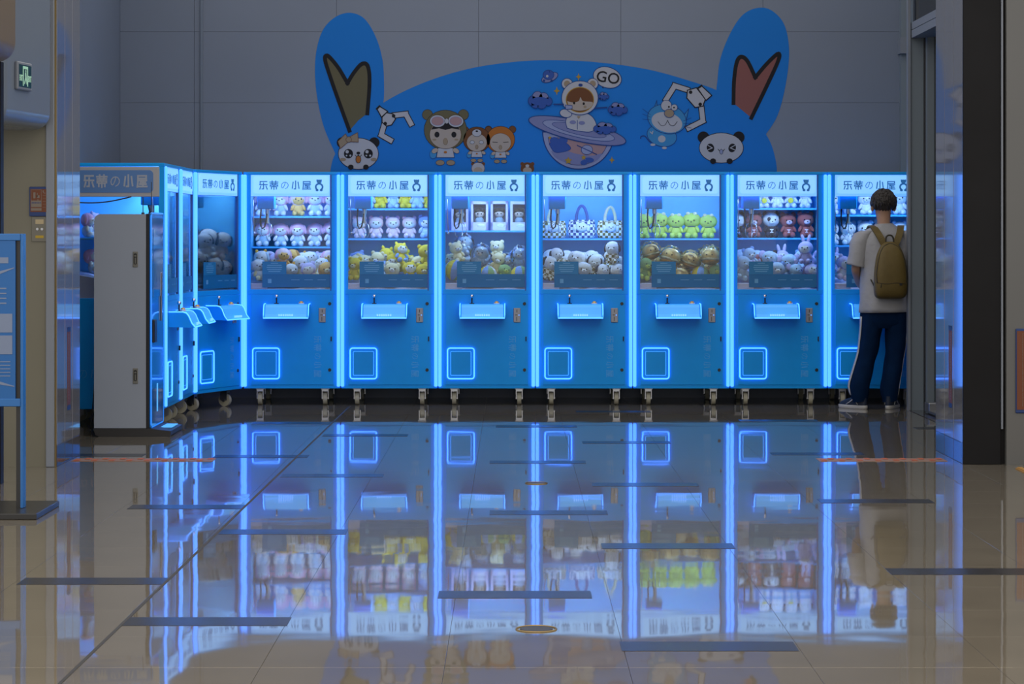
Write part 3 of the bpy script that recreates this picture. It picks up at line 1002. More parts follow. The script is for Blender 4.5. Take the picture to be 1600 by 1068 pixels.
    e = MB(); e.use('sign_ink'); emblem(e, 0.95); e.build('sign_emblem', None, sb).location = (0.634, -0.0045, 1.836)
    # glazing and printed films
    g = MB().box(0.0615, 0.725, 0.006, 0.011, 0.968, 1.743).build('window_pane', 'pane', m)
    MB().box(0.158, 0.724, 0.0025, 0.0045, 0.985, 1.095).build('window_film', 'film_blue', g)
    ic = MB().box(0.158, 0.360, 0.0, 0.0025, 1.095, 1.20).build('instruction_card', 'film_card', m)
    pr = MB(); pr.use('print_pale')
    for k, (xa, xb) in enumerate(((0.23, 0.29), (0.20, 0.32), (0.195, 0.325), (0.20, 0.32), (0.21, 0.31))):
        pr.box(xa, xb, -0.0008, 0.0, 1.182 - k * 0.017, 1.189 - k * 0.017)
    pr.build('card_print', None, ic)['kind'] = 'stuff'
    pr = MB(); pr.use('print_pale')
    for k in range(3):
        pr.box(0.40 + k * 0.11, 0.47 + k * 0.11, 0.0012, 0.0025, 1.045, 1.05)
    pr.box(0.205, 0.235, 0.0012, 0.0025, 1.02, 1.055)
    pr.build('film_print', None, g)['kind'] = 'stuff'
    # interior
    MB().prism([(0.012, 0.955), (0.80, 0.955), (0.80, 1.15), (0.30, 1.07), (0.14, 0.985), (0.012, 0.968)], 'x', 0.022, W - 0.022).build('prize_tray', 'lilac_plastic', m)
    MB().box(0.05, 0.20, 0.03, 0.14, 0.968, 1.02, 0.006).build('prize_chute', 'lilac_plastic', m)
    t = MB(); t.use('tube_light').cyl((0.08, 0.06, 1.87), (0.73, 0.06, 1.87), 0.012); t.build('lamp_tube', None, m)
    gr = MB(); gr.use('chrome').cyl((0.03, 0.22, 1.80), (0.78, 0.22, 1.80), 0.008, seg=8).cyl((0.03, 0.10, 1.80), (0.78, 0.10, 1.80), 0.008, seg=8)
    go_ = gr.build('gantry_rail', None, m)
    MB().box(0.11, 0.255, 0.05, 0.19, 1.640, 1.78, 0.006).build('carriage', 'machine_blue', go_)
    cw = MB(); cw.use('black_rubber')
    cw.tube([(0.135, 0.14, 1.65), (0.13, 0.12, 1.57), (0.135, 0.11, 1.50), (0.15, 0.10, 1.475), (0.168, 0.10, 1.49), (0.18, 0.10, 1.55), (0.188, 0.11, 1.62)], 0.0065, 8)
    cw.build('cable', None, go_)
    cl = MB(); cl.use('steel').cyl((0.19, 0.12, 1.52), (0.19, 0.12, 1.63), 0.016, 0.014).cyl((0.19, 0.12, 1.60), (0.19, 0.12, 1.64), 0.02)
    co = cl.build('claw_head', None, m)
    for k in range(3):
        t_ = R(200 + 120 * k)
        cx_, sy_ = math.cos(t_), math.sin(t_)
        f_ = MB(); f_.use('chrome').tube([(0.19 + cx_ * r_, 0.12 + sy_ * r_, z_) for r_, z_ in ((0.014, 1.525), (0.045, 1.505), (0.058, 1.46), (0.05, 1.42), (0.03, 1.405))], 0.0035, 6)
        f_.build('claw_finger', None, co)
    ro_ = MB(); ro_.use('steel').tube([(0.075, 0.1, 1.72), (0.078, 0.09, 1.55), (0.083, 0.09, 1.45)], 0.004, 6)
    ro_.use('chrome').ell((0.083, 0.085, 1.44), (0.01, 0.01, 0.01), seg=10, rings=6)
    ro_.build('push_rod', None, m)
    # casters
    for (x_, y_) in ((0.134, 0.09), (0.679, 0.09), (0.134, 0.74), (0.679, 0.74)):
        b_ = MB(); b_.use('steel').box(x_ - 0.035, x_ + 0.035, y_ - 0.04, y_ + 0.04, 0.131, 0.139)
        a_ = random.uniform(-0.5, 0.5)
        b_.use('steel').box(x_ - 0.028, x_ - 0.022, y_ - 0.03, y_ + 0.03, 0.05, 0.131).box(x_ + 0.022, x_ + 0.028, y_ - 0.03, y_ + 0.03, 0.05, 0.131)
        b_.box(x_ - 0.028, x_ + 0.028, y_ - 0.03, y_ + 0.03, 0.112, 0.131)
        co_ = b_.build('caster', None, m)
        w_ = MB(); w_.use('wheel_cream').cyl((x_ - 0.017, y_, 0.052), (x_ + 0.017, y_, 0.052), 0.052, seg=24)
        w_.use('steel').cyl((x_ - 0.03, y_, 0.052), (x_ + 0.03, y_, 0.052), 0.014, seg=12)
        w_.build('wheel', None, co_)
    return m

def lamp_in(m):
    ld = LAMP
    lo = bpy.data.objects.new('cabinet_lamp', ld)
    COL.objects.link(lo)
    lo.parent = m
    lo.location = (W / 2, 0.09, 1.84)
    lo.rotation_euler = (R(34), 0, 0)
LAMP = bpy.data.lights.new('cabinet_lamp', 'AREA')
LAMP.shape = 'RECTANGLE'
LAMP.size = 0.62
LAMP.size_y = 0.12
LAMP.color = (0.58, 0.80, 1.0)
LAMP.energy = 6.8

SHELVES = {}
def add_shelves(m, zs):
    for z in zs:
        MB().box(0.022, W - 0.022, 0.46, D - 0.02, z - 0.016, z, 0.003).build('shelf', 'shelf_blue', m)

proto = build_machine()
MX0 = -2.245
PITCH = 0.8135
specs = [
    # name, origin, rot(deg), shelves, label, short phrase used in toy labels
    ('pink', (MX0, 20.0), 0, (1.323, 1.583), 'blue lit claw machine with two shelves of pink hooded rabbit plush', 'the pink rabbit machine'),
    ('yellow', (MX0 + PITCH, 20.0), 0, (1.392, 1.649), 'blue lit claw machine with a heap of yellow plush under pink hamsters', 'the yellow plush machine'),
    ('dolls', (MX0 + 2 * PITCH, 20.0), 0, (1.46,), 'blue lit claw machine with boxed dolls on its single shelf', 'the boxed doll machine'),
    ('check', (MX0 + 3 * PITCH, 20.0), 0, (1.392,), 'blue lit claw machine with checkered tote bags on its shelf', 'the checkered bag machine'),
    ('green', (MX0 + 4 * PITCH, 20.0), 0, (1.392,), 'blue lit claw machine with fuzzy lime green plush on its shelf', 'the lime plush machine'),
    ('bears', (MX0 + 5 * PITCH, 20.0), 0, (1.397, 1.652), 'blue lit claw machine with russet bears and pandas on its shelf', 'the russet bear machine'),
    ('white', (MX0 + 6 * PITCH, 20.0), 0, (1.334, 1.594), 'blue lit claw machine the standing person is playing at', 'the machine being played'),
    ('puppy', (-2.556, 19.235), 68, (1.45,), 'obliquely turned blue claw machine full of black eared white puppies', 'the puppy machine'),
    ('mixed', (-2.556, 18.415), 90, (1.40,), 'sideways claw machine squeezed between the corner machine and the puppy machine', 'the middle sideways machine'),
    ('corner', (-2.556, 17.595), 90, (1.40,), 'sideways claw machine behind the white kiosk with a lettered side panel', 'the kiosk side machine'),
]
MACH = {}
for i, (key, (ox, oy), ang, zs, lab, ph) in enumerate(specs):
    m = copy_tree(proto)
    m.location = (ox, oy, 0)
    m.rotation_euler = (0, 0, R(ang))
    tag(m, lab, 'claw machine', 'claw machines along the wall')
    add_shelves(m, zs)
    lamp_in(m)
    MACH[key] = dict(o=m, M=Matrix.Translation((ox, oy, 0)) @ Matrix.Rotation(R(ang), 4, 'Z'), z=zs, ph=ph, ang=R(ang))
    if key != 'corner':
        MB().box(0.002, 0.02, 0.03, D, 0.955, 1.925).build('side_bounce_panel', 'inner_blue', m)  # matching left side, also added as a reflector for the interior
def kill(o):
    for c in list(o.children):
        kill(c)
    bpy.data.objects.remove(o)
kill(proto)

# the corner machine shows its side: lettered header, pane and plain lower panel
cm = MACH['corner']['o']
sh = MB(); sh.use('white_panel').box(-0.006, 0.02, 0.035, D, 1.70, 1.92, 0.003)
sh = sh.build('side_header', None, cm)
pl = MB(); pl.use('side_blue').prism([(-p[0] + 0, p[1]) for p in rrect(-0.64, -0.08, 1.73, 1.895, 0.03)], 'x', -0.009, -0.006)
pl.build('side_sign_plate', None, sh)
place_mesh('side_lettering', LETS, sh, (-0.0095, 0.36, 1.815), (0, 0, R(-90)), (0.47 / LSW, 1, 0.09 / LSH))
e = MB(); e.use('side_blue'); emblem(e, 1.9)
eo = e.build('side_emblem', None, sh); eo.location = (-0.0065, 0.75, 1.81); eo.rotation_euler = (0, 0, R(-90))
MB().box(0.004, 0.010, 0.035, D, 0.968, 1.70).build('side_pane', 'pane', cm)
sp = MB(); sp.use('machine_blue').box(-0.003, 0.02, 0.0, 0.04, 0.955, 1.925).box(-0.003, 0.02, D - 0.04, D, 0.955, 1.70)
sp.build('side_post', None, cm)
sl = MB(); sl.use('faint_ink')
so2 = place_mesh('side_panel_lettering', LETV, cm, (0.0022, 0.60, 0.40), (R(0), R(0), R(-90)), (1.1 * 0.4 / LVW, 1, 1.1 * 0.4 / LVW))
cbl = MB(); cbl.use('black_rubber').tube(interp([(-0.012, 0.84, 1.73), (-0.02, 0.70, 1.67), (-0.02, 0.55, 1.655), (-0.02, 0.40, 1.665), (-0.012, 0.24, 1.70)], 6), 0.005, 6)
cbl.build('cable', None, cm)

# ------------------------------------------------------------------ plush toys
for nm, c in dict(p_pink=(0.85, 0.50, 0.72), p_palepink=(0.88, 0.68, 0.76), p_white=(0.86, 0.88, 0.9), p_paleblue=(0.50, 0.70, 0.92), p_blue=(0.22, 0.42, 0.85),
                  p_yellow=(0.92, 0.72, 0.06), p_cream=(0.92, 0.85, 0.55), p_orange=(0.90, 0.45, 0.08), p_lime=(0.62, 0.78, 0.16), p_brown=(0.62, 0.33, 0.12),
                  p_russet=(0.40, 0.12, 0.12), p_black=(0.03, 0.03, 0.05), p_lilac=(0.58, 0.55, 0.86), p_green=(0.30, 0.50, 0.20), p_gold=(0.92, 0.56, 0.18),
                  p_navy=(0.06, 0.14, 0.42), p_red=(0.6, 0.12, 0.1)).items():
    mat(nm, c, 0.9, bump=0.6, bscale=120, noise=0.10, nscale=30)
mat('eye_black', (0.01, 0.01, 0.015), 0.2)
mat('box_lilac', (0.62, 0.60, 0.88), 0.45)
mat('doll_hair', (0.05, 0.03, 0.03), 0.6)
mat('doll_skin', (0.85, 0.66, 0.58), 0.6)
mat('box_inside', (0.14, 0.16, 0.26), 0.6)
def check_mat(name, c1, c2, scale):
    m = mat(name, c1, 0.85)
    nt = m.node_tree
    tc = nt.nodes.new('ShaderNodeTexCoord')
    ck = nt.nodes.new('ShaderNodeTexChecker')
    ck.inputs['Scale'].default_value = scale
    ck.inputs['Color1'].default_value = (*c1, 1)
    ck.inputs['Color2'].default_value = (*c2, 1)
    nt.links.new(tc.outputs['Object'], ck.inputs['Vector'])
    nt.links.new(ck.outputs['Color'], nt.nodes['Principled BSDF'].inputs['Base Color'])
check_mat('check_blue', (0.85, 0.88, 0.92), (0.02, 0.06, 0.22), 10)
check_mat('check_olive', (0.86, 0.86, 0.80), (0.16, 0.12, 0.02), 10)
check_mat('check_olive_small', (0.86, 0.86, 0.80), (0.16, 0.12, 0.02), 8)
check_mat('check_blue_small', (0.85, 0.88, 0.92), (0.02, 0.06, 0.22), 8)

KINDS = {}
def part(name, matname, *ells):
    mb = MB(); mb.use(matname)
    for (c, r, *rot) in ells:
        mb.ell(c, r, rot[0] if rot else (0, 0, 0), 12, 8)
    return (name, mb.mesh(name))

def critter(key, body, head, face=None, ear='round', earc=None, limb=None, muzzle=None, spot=None, extra=(), belly=None, headw=1.0):
    earc = earc or head
    limb = limb or body
    P = []
    P.append(part('body', body, ((0, 0, .25), (.225, .19, .25))))
    P.append(part('head', head, ((0, -.02, .66), (.315 * headw, .26, .28))))
    if face:
        P.append(part('face', face, ((0, -.115, .63), (.25 * headw, .18, .205))))
    if muzzle:
        P.append(part('muzzle', muzzle, ((0, -.24, .585), (.12, .09, .085))))
    for s in (-1, 1):
        if ear == 'round':
            P.append(part('ear', earc, ((s * .21, 0, .88), (.10, .06, .10))))
        elif ear == 'long':
            P.append(part('ear', earc, ((s * .12, .02, 1.03), (.07, .05, .20), (0, s * .2, 0))))
        elif ear == 'flop':
            P.append(part('ear', earc, ((s * .265, -.05, .68), (.08, .09, .20), (0, s * -.25, 0))))
        elif ear == 'cat':
            P.append(part('ear', earc, ((s * .17, 0, .90), (.075, .045, .12), (0, s * .35, 0))))
        elif ear == 'wide':
            P.append(part('ear', earc, ((s * .33, .0, .72), (.14, .05, .16), (0, s * .3, 0))))
        P.append(part('arm', limb, ((s * .21, -.09, .34), (.07, .08, .15), (-.25, s * -.55, 0))))
        P.append(part('leg', limb, ((s * .14, -.18, .11), (.105, .14, .11))))
        P.append(part('eye', 'eye_black', ((s * .11, -.285, .66), (.026, .02, .032))))
    P.append(part('nose', 'eye_black', ((0, -.325 if muzzle else -.292, .60), (.03, .018, .02))))
    if spot:
        P.append(part('eye_patch', spot, ((-.11, -.245, .68), (.07, .03, .08))))
    if belly:
        P.append(part('belly', belly, ((0, -.06, .25), (.15, .13, .18))))
    P += list(extra)
    KINDS[key] = P
critter('pink_rabbit', 'p_paleblue', 'p_pink', 'p_white', 'flop', 'p_pink', 'p_white')
critter('peach_rabbit', 'p_gold', 'p_palepink', 'p_gold', 'flop', 'p_pink', 'p_gold')
critter('pink_hamster', 'p_palepink', 'p_palepink', 'p_white', 'round', 'p_pink', 'p_palepink')
critter('blue_hamster', 'p_paleblue', 'p_blue', 'p_white', 'round', 'p_blue', 'p_paleblue')
critter('yellow_bear', 'p_yellow', 'p_yellow', None, 'round', 'p_yellow', 'p_yellow', 'p_cream')
critter('cream_bear', 'p_cream', 'p_cream', None, 'round', 'p_cream', 'p_cream', 'p_white')
critter('blue_bear', 'p_paleblue', 'p_paleblue', None, 'round', 'p_blue', 'p_paleblue', 'p_white')
critter('yellow_chick', 'p_yellow', 'p_yellow', 'p_white', 'cat', 'p_yellow', 'p_blue')
critter('white_lamb', 'p_white', 'p_white', None, 'flop', 'p_paleblue', 'p_cream')
critter('orange_fox', 'p_orange', 'p_white', None, 'cat', 'p_orange', 'p_orange', 'p_white')
critter('white_puppy', 'p_white', 'p_white', None, 'flop', 'p_black', 'p_white', None, None)
critter('check_puppy', 'check_olive_small', 'p_white', None, 'flop', 'p_black', 'check_olive_small', 'p_white')
critter('check_blue_puppy', 'check_blue_small', 'p_white', None, 'flop', 'p_white', 'check_blue_small', 'p_white')
critter('lime_frog', 'p_lime', 'p_lime', None, 'none', 'p_lime', 'p_lime', None, None, (part('eye_bump', 'p_cream', ((-.13, -.12, .90), (.08, .08, .07)), ((.13, -.12, .90), (.08, .08, .07))), part('collar', 'p_navy', ((0, -.02, .45), (.21, .18, .035)))), None, 1.12)
critter('russet_bear', 'p_russet', 'p_russet', None, 'round', 'p_russet', 'p_russet', 'p_palepink', None, (), 'p_palepink')
critter('panda', 'p_black', 'p_white', None, 'round', 'p_black', 'p_black', 'p_white', 'p_black', (), 'p_white')
critter('blue_elephant', 'p_paleblue', 'p_paleblue', None, 'wide', 'p_lilac', 'p_paleblue', 'p_paleblue')
critter('lilac_rabbit', 'p_lilac', 'p_lilac', 'p_white', 'long', 'p_lilac', 'p_lilac')
critter('brown_dog', 'p_brown', 'p_gold', None, 'flop', 'p_brown', 'p_gold', 'p_cream')
critter('white_bear', 'p_white', 'p_white', None, 'round', 'p_paleblue', 'p_white', 'p_white')
critter('lilac_bear', 'p_white', 'p_lilac', 'p_white', 'round', 'p_lilac', 'p_palepink')
critter('green_dino', 'p_green', 'p_green', None, 'none', 'p_green', 'p_lime', 'p_lime')
critter('medal_dog', 'p_paleblue', 'p_white', None, 'flop', 'p_black', 'p_white', None, None, (part('medal', 'p_yellow', ((0, -.26, .33), (.12, .03, .12))),))
def wrapped(key, base):
    P = list(KINDS[base])
    mb = MB(); mb.use('cellophane')
    v, f = sphere_mesh(16, 11)
    rnd = random.Random(3)
    vv = []
    for p in v:
        k = 1 + rnd.uniform(-.10, .10)
        vv.append((p[0] * .40 * k, -.05 + p[1] * .40 * k, .50 + p[2] * .56 * k))
    mb.add(vv, f, False)
    P.append(('wrapper', mb.mesh('wrapper')))
    KINDS[key] = P
wrapped('wrapped_bear', 'blue_bear')
# bread bun plush in a clear bag
mat('p_bun', (1.0, 0.70, 0.28), 0.8, noise=0.08, nscale=20)
P = [part('bun', 'p_bun', ((0, 0, .36), (.42, .34, .34))), part('filling', 'p_cream', ((0, -.02, .22), (.44, .36, .10))), part('base', 'p_orange', ((0, 0, .12), (.38, .32, .12)))]
P += [part('eye', 'eye_black', ((s * .12, -.31, .40), (.03, .02, .035))) for s in (-1, 1)]
mb = MB(); mb.use('cellophane')
v, f = sphere_mesh(16, 11)
rnd = random.Random(5)
vv = []
for p in v:
    k = 1 + rnd.uniform(-.10, .10)
    vv.append((p[0] * .50 * k, p[1] * .42 * k, .38 + p[2] * .42 * k))
mb.add(vv, f, False)
P.append(('wrapper', mb.mesh('wrapper')))
KINDS['wrapped_bun'] = P
# striped ball
mb = MB()
v, f = sphere_mesh(16, 10)
for q in f:
    cxm = sum(math.atan2(v[i][1], v[i][0]) for i in q) / len(q)
    mb.use(('p_yellow', 'p_blue', 'p_green', 'p_white')[int((math.atan2(sum(v[i][1] for i in q), sum(v[i][0] for i in q)) + PI) / (2 * PI) * 7.99) % 4])
    mb.add([(v[i][0] * .42, v[i][1] * .42, .42 + v[i][2] * .42) for i in q], [tuple(range(len(q)))], True)
KINDS['striped_ball'] = [('cover', mb.mesh('cover')), part('button', 'p_white', ((0, 0, .84), (.08, .08, .02)))]
# plush tail-first hanging legs (seen on the top shelves) reuse bears
# boxed doll
def doll_box(key):
    w, dp, h = .30, .20, 1.0
    P = []
    mb = MB(); mb.use('box_lilac')
    mb.box(-w, w, .16, .18, 0, h).box(-w, -w + .01, -.18, .18, 0, h).box(w - .01, w, -.18, .18, 0, h).box(-w, w, -.18, .18, h - .01, h).box(-w, w, -.18, .18, 0, .01)
    mb.box(-w, -w + .08, -.18, -.17, 0, h).box(w - .08, w, -.18, -.17, 0, h).box(-w, w, -.18, -.17, h - .10, h).box(-w, w, -.18, -.17, 0, .28)
    P.append(('carton', mb.mesh('carton')))
    mb = MB(); mb.use('box_inside').box(-w + .01, w - .01, .15, .16, .01, h - .01); P.append(('liner', mb.mesh('liner')))
    P.append(part('doll_head', 'doll_skin', ((0, -.01, .58), (.17, .13, .15))))
    P.append(part('doll_hair', 'doll_hair', ((0, .01, .64), (.19, .14, .15)), ((-.1, -.08, .70), (.09, .06, .07)), ((.08, -.08, .70), (.1, .06, .07))))
    P.append(part('doll_body', 'p_paleblue', ((0, 0, .32), (.15, .11, .16))))
    P += [part('eye', 'eye_black', ((s * .06, -.135, .57), (.02, .012, .026))) for s in (-1, 1)]
    mb = MB(); mb.use('pane').box(-w + .08, w - .08, -.176, -.172, .28, h - .10); P.append(('window', mb.mesh('window')))
    mb = MB(); mb.use('p_white').ell((.05, -.182, .17), (.14, .006, .06)); P.append(('printed_panel', mb.mesh('printed_panel')))
    KINDS[key] = P
doll_box('doll_box')
# checkered tote
def tote(key, cm_, hm):
    P = []
    mb = MB(); mb.use(cm_)
    rings = []
    for z, a, b in ((0, .30, .10), (.03, .44, .16), (.2, .50, .19), (.45, .48, .16), (.62, .45, .10), (.66, .44, .07)):
        rings.append([(a * (abs(math.cos(t)) ** .6) * (1 if math.cos(t) >= 0 else -1), b * (abs(math.sin(t)) ** .7) * (1 if math.sin(t) >= 0 else -1), z) for t in [2 * PI * k / 24 for k in range(24)]])
    mb.loft(rings)
    P.append(('bag', mb.mesh('bag')))
    for y in (-.07, .07):
        mb = MB(); mb.use(hm)
        mb.tube(interp([(-.20, y, .62), (-.18, y, .85), (-.10, y, 1.08), (0, y, 1.16), (.10, y, 1.08), (.18, y, .85), (.20, y, .62)], 4), .05, 8)
        P.append(('handle', mb.mesh('handle')))
    P.append(part('puppy_charm', 'p_white', ((0, -.22, .40), (.22, .10, .17)), ((-.24, -.2, .36), (.07, .06, .12)), ((.24, -.2, .36), (.07, .06, .12))))
    P += [part('eye', 'eye_black', ((s * .07, -.32, .42), (.02, .012, .026))) for s in (-1, 1)]
    P.append(part('nose', 'eye_black', ((0, -.325, .37), (.025, .012, .018))))
    KINDS[key] = P
tote('blue_tote', 'check_blue', 'p_navy')
tote('olive_tote', 'check_olive', 'p_cream')

NAMES = dict(pink_rabbit='plush_rabbit', peach_rabbit='plush_rabbit', pink_hamster='plush_hamster', blue_hamster='plush_hamster', yellow_bear='plush_bear',
             cream_bear='plush_bear', blue_bear='plush_bear', yellow_chick='plush_chick', white_lamb='plush_lamb', orange_fox='plush_fox', white_puppy='plush_puppy',
             check_puppy='plush_puppy', check_blue_puppy='plush_puppy', lime_frog='plush_frog', russet_bear='plush_bear', panda='plush_panda', blue_elephant='plush_elephant',
             lilac_rabbit='plush_rabbit', brown_dog='plush_dog', white_bear='plush_bear', lilac_bear='plush_bear', green_dino='plush_dinosaur', wrapped_bear='wrapped_plush',
             wrapped_bun='plush_bun', striped_ball='plush_ball', doll_box='boxed_doll', blue_tote='tote_bag', olive_tote='tote_bag', medal_dog='plush_dog')
LOOK = dict(pink_rabbit='pink hooded rabbit plush with white face', peach_rabbit='pink hooded rabbit plush with golden body', pink_hamster='pale pink hamster plush with white face',
            blue_hamster='blue hamster plush with white face', yellow_bear='bright yellow bear plush', cream_bear='cream yellow bear plush', blue_bear='pale blue bear plush',
            yellow_chick='pointed eared yellow plush with white face', white_lamb='white lamb plush with pale blue ears', orange_fox='orange and white fox plush',
            white_puppy='white puppy plush with black ears', check_puppy='white puppy plush in olive checks', check_blue_puppy='white puppy plush in blue checks',
            lime_frog='fuzzy lime green plush with navy collar', russet_bear='russet bear plush with pink muzzle', panda='black and white panda plush',
            blue_elephant='pale blue elephant plush', lilac_rabbit='lilac rabbit plush', brown_dog='golden brown dog plush', white_bear='white bear plush',
            lilac_bear='lilac hooded bear plush', green_dino='dark green dinosaur plush', wrapped_bear='blue bear plush in clear wrapping', wrapped_bun='golden bun plush in clear wrapping',
            striped_ball='yellow and blue striped plush ball', doll_box='lilac window box with dark haired doll', blue_tote='blue checkered tote bag with puppy charm',
            olive_tote='olive checkered tote bag with puppy charm', medal_dog='black eared dog plush with yellow medal')
def toy(kind, mach, lx, ly, lz, size, yaw=0.0, tilt=(0, 0), where='in the heap'):
    mm = MACH[mach]
    p = mm['M'] @ Vector((lx, ly, lz))
    o = empty(NAMES[kind], p)
    o.rotation_euler = (Matrix.Rotation(mm['ang'] + yaw, 3, 'Z') @ Matrix.Rotation(tilt[1], 3, 'Y') @ Matrix.Rotation(tilt[0], 3, 'X')).to_euler()
    o.scale = (size,) * 3
    cat = 'tote bag' if 'tote' in kind else ('boxed doll' if kind == 'doll_box' else 'plush toy')
    tag(o, '%s %s of %s' % (LOOK[kind], where, mm['ph']), cat, 'prizes in ' + mm['ph'])
    for (n, me) in KINDS[kind]:
        c = bpy.data.objects.new(n, me)
        COL.objects.link(c)
        c.parent = o
    return o

def shelf_row(mach, z, kinds, size, n, where, x0=0.11, x1=0.70, y=0.60, jit=0.25):
    for k in range(n):
        kd = kinds[k % len(kinds)]
        x_ = x0 + (x1 - x0) * k / max(1, n - 1)
        toy(kd, mach, x_, y + random.uniform(-.02, .02), z + 0.001, size * random.uniform(.95, 1.05), random.uniform(-jit, jit), (0, 0), where)
def tray_z(y):
    K = ((0.012, .968), (.14, .985), (.30, 1.07), (.80, 1.15))
    for (p0, p1) in zip(K[:-1], K[1:]):
        if y <= p1[0]:
            return p0[1] + (max(y, .012) - p0[0]) / (p1[0] - p0[0]) * (p1[1] - p0[1])
    return 1.15
SPH = [((0, 0, .24), .235), ((0, -.02, .66), .30), ((0, -.18, .11), .16), ((0, -.06, .42), .2), ((-.24, -.02, .74), .14), ((.24, -.02, .74), .14)]
BIG = dict(wrapped_bun=[((0, 0, .38), .45)], wrapped_bear=[((0, -.05, .42), .40), ((0, -.05, .60), .40)], striped_ball=[((0, 0, .42), .42)])
def heap(mach, kinds, size=0.19, rows=((0.15, 0.03, 5), (0.24, 0.11, 4), (0.33, 0.07, 5), (0.40, 0.14, 4)), x0=0.13, x1=0.68, yaw0=0.0, seed=1):
    """drop the toys loosely, then push them apart and let them settle on the tray"""
    rnd = random.Random(seed + len(mach) * 7)
    T_ = []
    i = 0
    for (y, dz, n) in rows:
        for k in range(n):
            kd = kinds[i % len(kinds)]
            i += 1
            x_ = x0 + (x1 - x0) * (k + rnd.uniform(-.15, .15)) / max(1, n - 1)
            sz = size * rnd.uniform(.92, 1.1)
            M3 = Matrix.Rotation(yaw0 + rnd.uniform(-.5, .5), 3, 'Z') @ Matrix.Rotation(rnd.uniform(-.35, .35), 3, 'Y') @ Matrix.Rotation(rnd.uniform(-.45, .15), 3, 'X')
            T_.append([kd, Vector((x_, y, tray_z(y) + dz + 0.02)), sz, M3, [(M3 @ Vector(c) * sz, r_ * sz) for c, r_ in (BIG.get(kd) or SPH)]])
    zmin = min(MACH[mach]['z']) - 0.02
    for it in range(260):
        g = 0.0007 if it < 190 else 0.0
        for t in T_:
            t[1].z -= g
            t[1].y -= g * 0.1
        for a_ in range(len(T_)):
            for b_ in range(a_ + 1, len(T_)):
                A_, B_ = T_[a_], T_[b_]
                if (A_[1] - B_[1]).length > 0.5:
                    continue
                for (ca, ra) in A_[4]:
                    for (cb, rb) in B_[4]:
                        d_ = (A_[1] + ca) - (B_[1] + cb)
                        L_ = d_.length
                        if 1e-6 < L_ < ra + rb:
                            p_ = d_ * ((ra + rb - L_) / L_ * 0.22)
                            A_[1] += p_
                            B_[1] -= p_
        for t in T_:
            for (c, r_) in t[4]:
                q = t[1] + c
                if q.x - r_ * 1.15 < 0.035: t[1].x += 0.035 - (q.x - r_ * 1.15)
                if q.x + r_ * 1.15 > W - 0.035: t[1].x -= q.x + r_ * 1.15 - (W - 0.035)
                if q.y - r_ * 1.1 < 0.03: t[1].y += 0.03 - (q.y - r_ * 1.1)
                if q.y + r_ > 0.82: t[1].y -= q.y + r_ - 0.82
                zz = tray_z(min(max(q.y, 0), .8)) + 0.012
                if q.x - r_ * 0.8 < 0.20 and q.y - r_ * 0.8 < 0.14: zz = 1.03
                if q.z - r_ * 1.08 < zz: t[1].z += zz - (q.z - r_ * 1.08)
                if q.y + r_ > 0.45 and q.z + r_ * 1.15 > zmin:
                    over = q.z + r_ * 1.15 - zmin
                    if over < 0.12: t[1].z -= over * 0.3
                    t[1].y -= (q.y + r_ - 0.45) * 0.3
    for (kd, p, sz, M3, _) in T_:
        w_ = 'under the claw' if p.x < 0.27 and p.y < .3 else ('against the glass' if p.y < 0.22 else ('midway in the heap' if p.y < 0.36 else 'at the back'))
        o = toy(kd, mach, p.x, p.y, p.z, sz, 0, (0, 0), w_)
        o.rotation_euler = (Matrix.Rotation(MACH[mach]['ang'], 3, 'Z') @ M3).to_euler()
MS, US, ON = 'on the middle shelf', 'on the top shelf', 'on the shelf'
shelf_row('pink', 1.323, ['pink_rabbit'], 0.225, 5, MS)
shelf_row('pink', 1.583, ['pink_rabbit', 'pink_rabbit', 'peach_rabbit', 'pink_rabbit', 'pink_rabbit'], 0.225, 5, US)
heap('pink', ['white_lamb', 'white_lamb', 'orange_fox', 'lilac_bear', 'brown_dog', 'white_lamb', 'peach_rabbit'], 0.2)
shelf_row('yellow', 1.392, ['pink_hamster', 'pink_hamster', 'pink_hamster', 'pink_hamster', 'blue_hamster'], 0.205, 5, MS, 0.12, 0.69)
shelf_row('yellow', 1.649, ['blue_bear', 'yellow_bear'], 0.21, 6, US, 0.2, 0.72)
heap('yellow', ['yellow_bear', 'cream_bear', 'cream_bear', 'yellow_chick', 'yellow_bear', 'cream_bear', 'blue_hamster', 'yellow_chick'], 0.195)
shelf_row('dolls', 1.46, ['doll_box'], 0.245, 4, ON, 0.17, 0.68, 0.55, 0.04)
heap('dolls', ['striped_ball', 'cream_bear', 'striped_ball', 'green_dino', 'striped_ball', 'cream_bear', 'wrapped_bear', 'cream_bear', 'wrapped_bear', 'cream_bear', 'wrapped_bear', 'wrapped_bear', 'wrapped_bear', 'cream_bear', 'wrapped_bear'], 0.19)
shelf_row('check', 1.392, ['olive_tote', 'blue_tote', 'olive_tote'], 0.235, 3, ON, 0.16, 0.65, 0.62, 0.08)
heap('check', ['check_puppy', 'check_puppy', 'check_blue_puppy', 'check_puppy', 'check_blue_puppy', 'check_puppy', 'check_blue_puppy'], 0.2)
shelf_row('green', 1.392, ['lime_frog'], 0.225, 5, ON, 0.12, 0.68)
heap('green', ['green_dino', 'wrapped_bun', 'wrapped_bun', 'striped_ball', 'green_dino', 'wrapped_bun', 'wrapped_bun', 'wrapped_bun', 'wrapped_bun', 'lime_frog', 'brown_dog', 'brown_dog', 'white_lamb', 'wrapped_bun', 'wrapped_bun'], 0.185)
shelf_row('bears', 1.397, ['panda', 'russet_bear', 'panda', 'russet_bear', 'russet_bear'], 0.225, 5, MS)
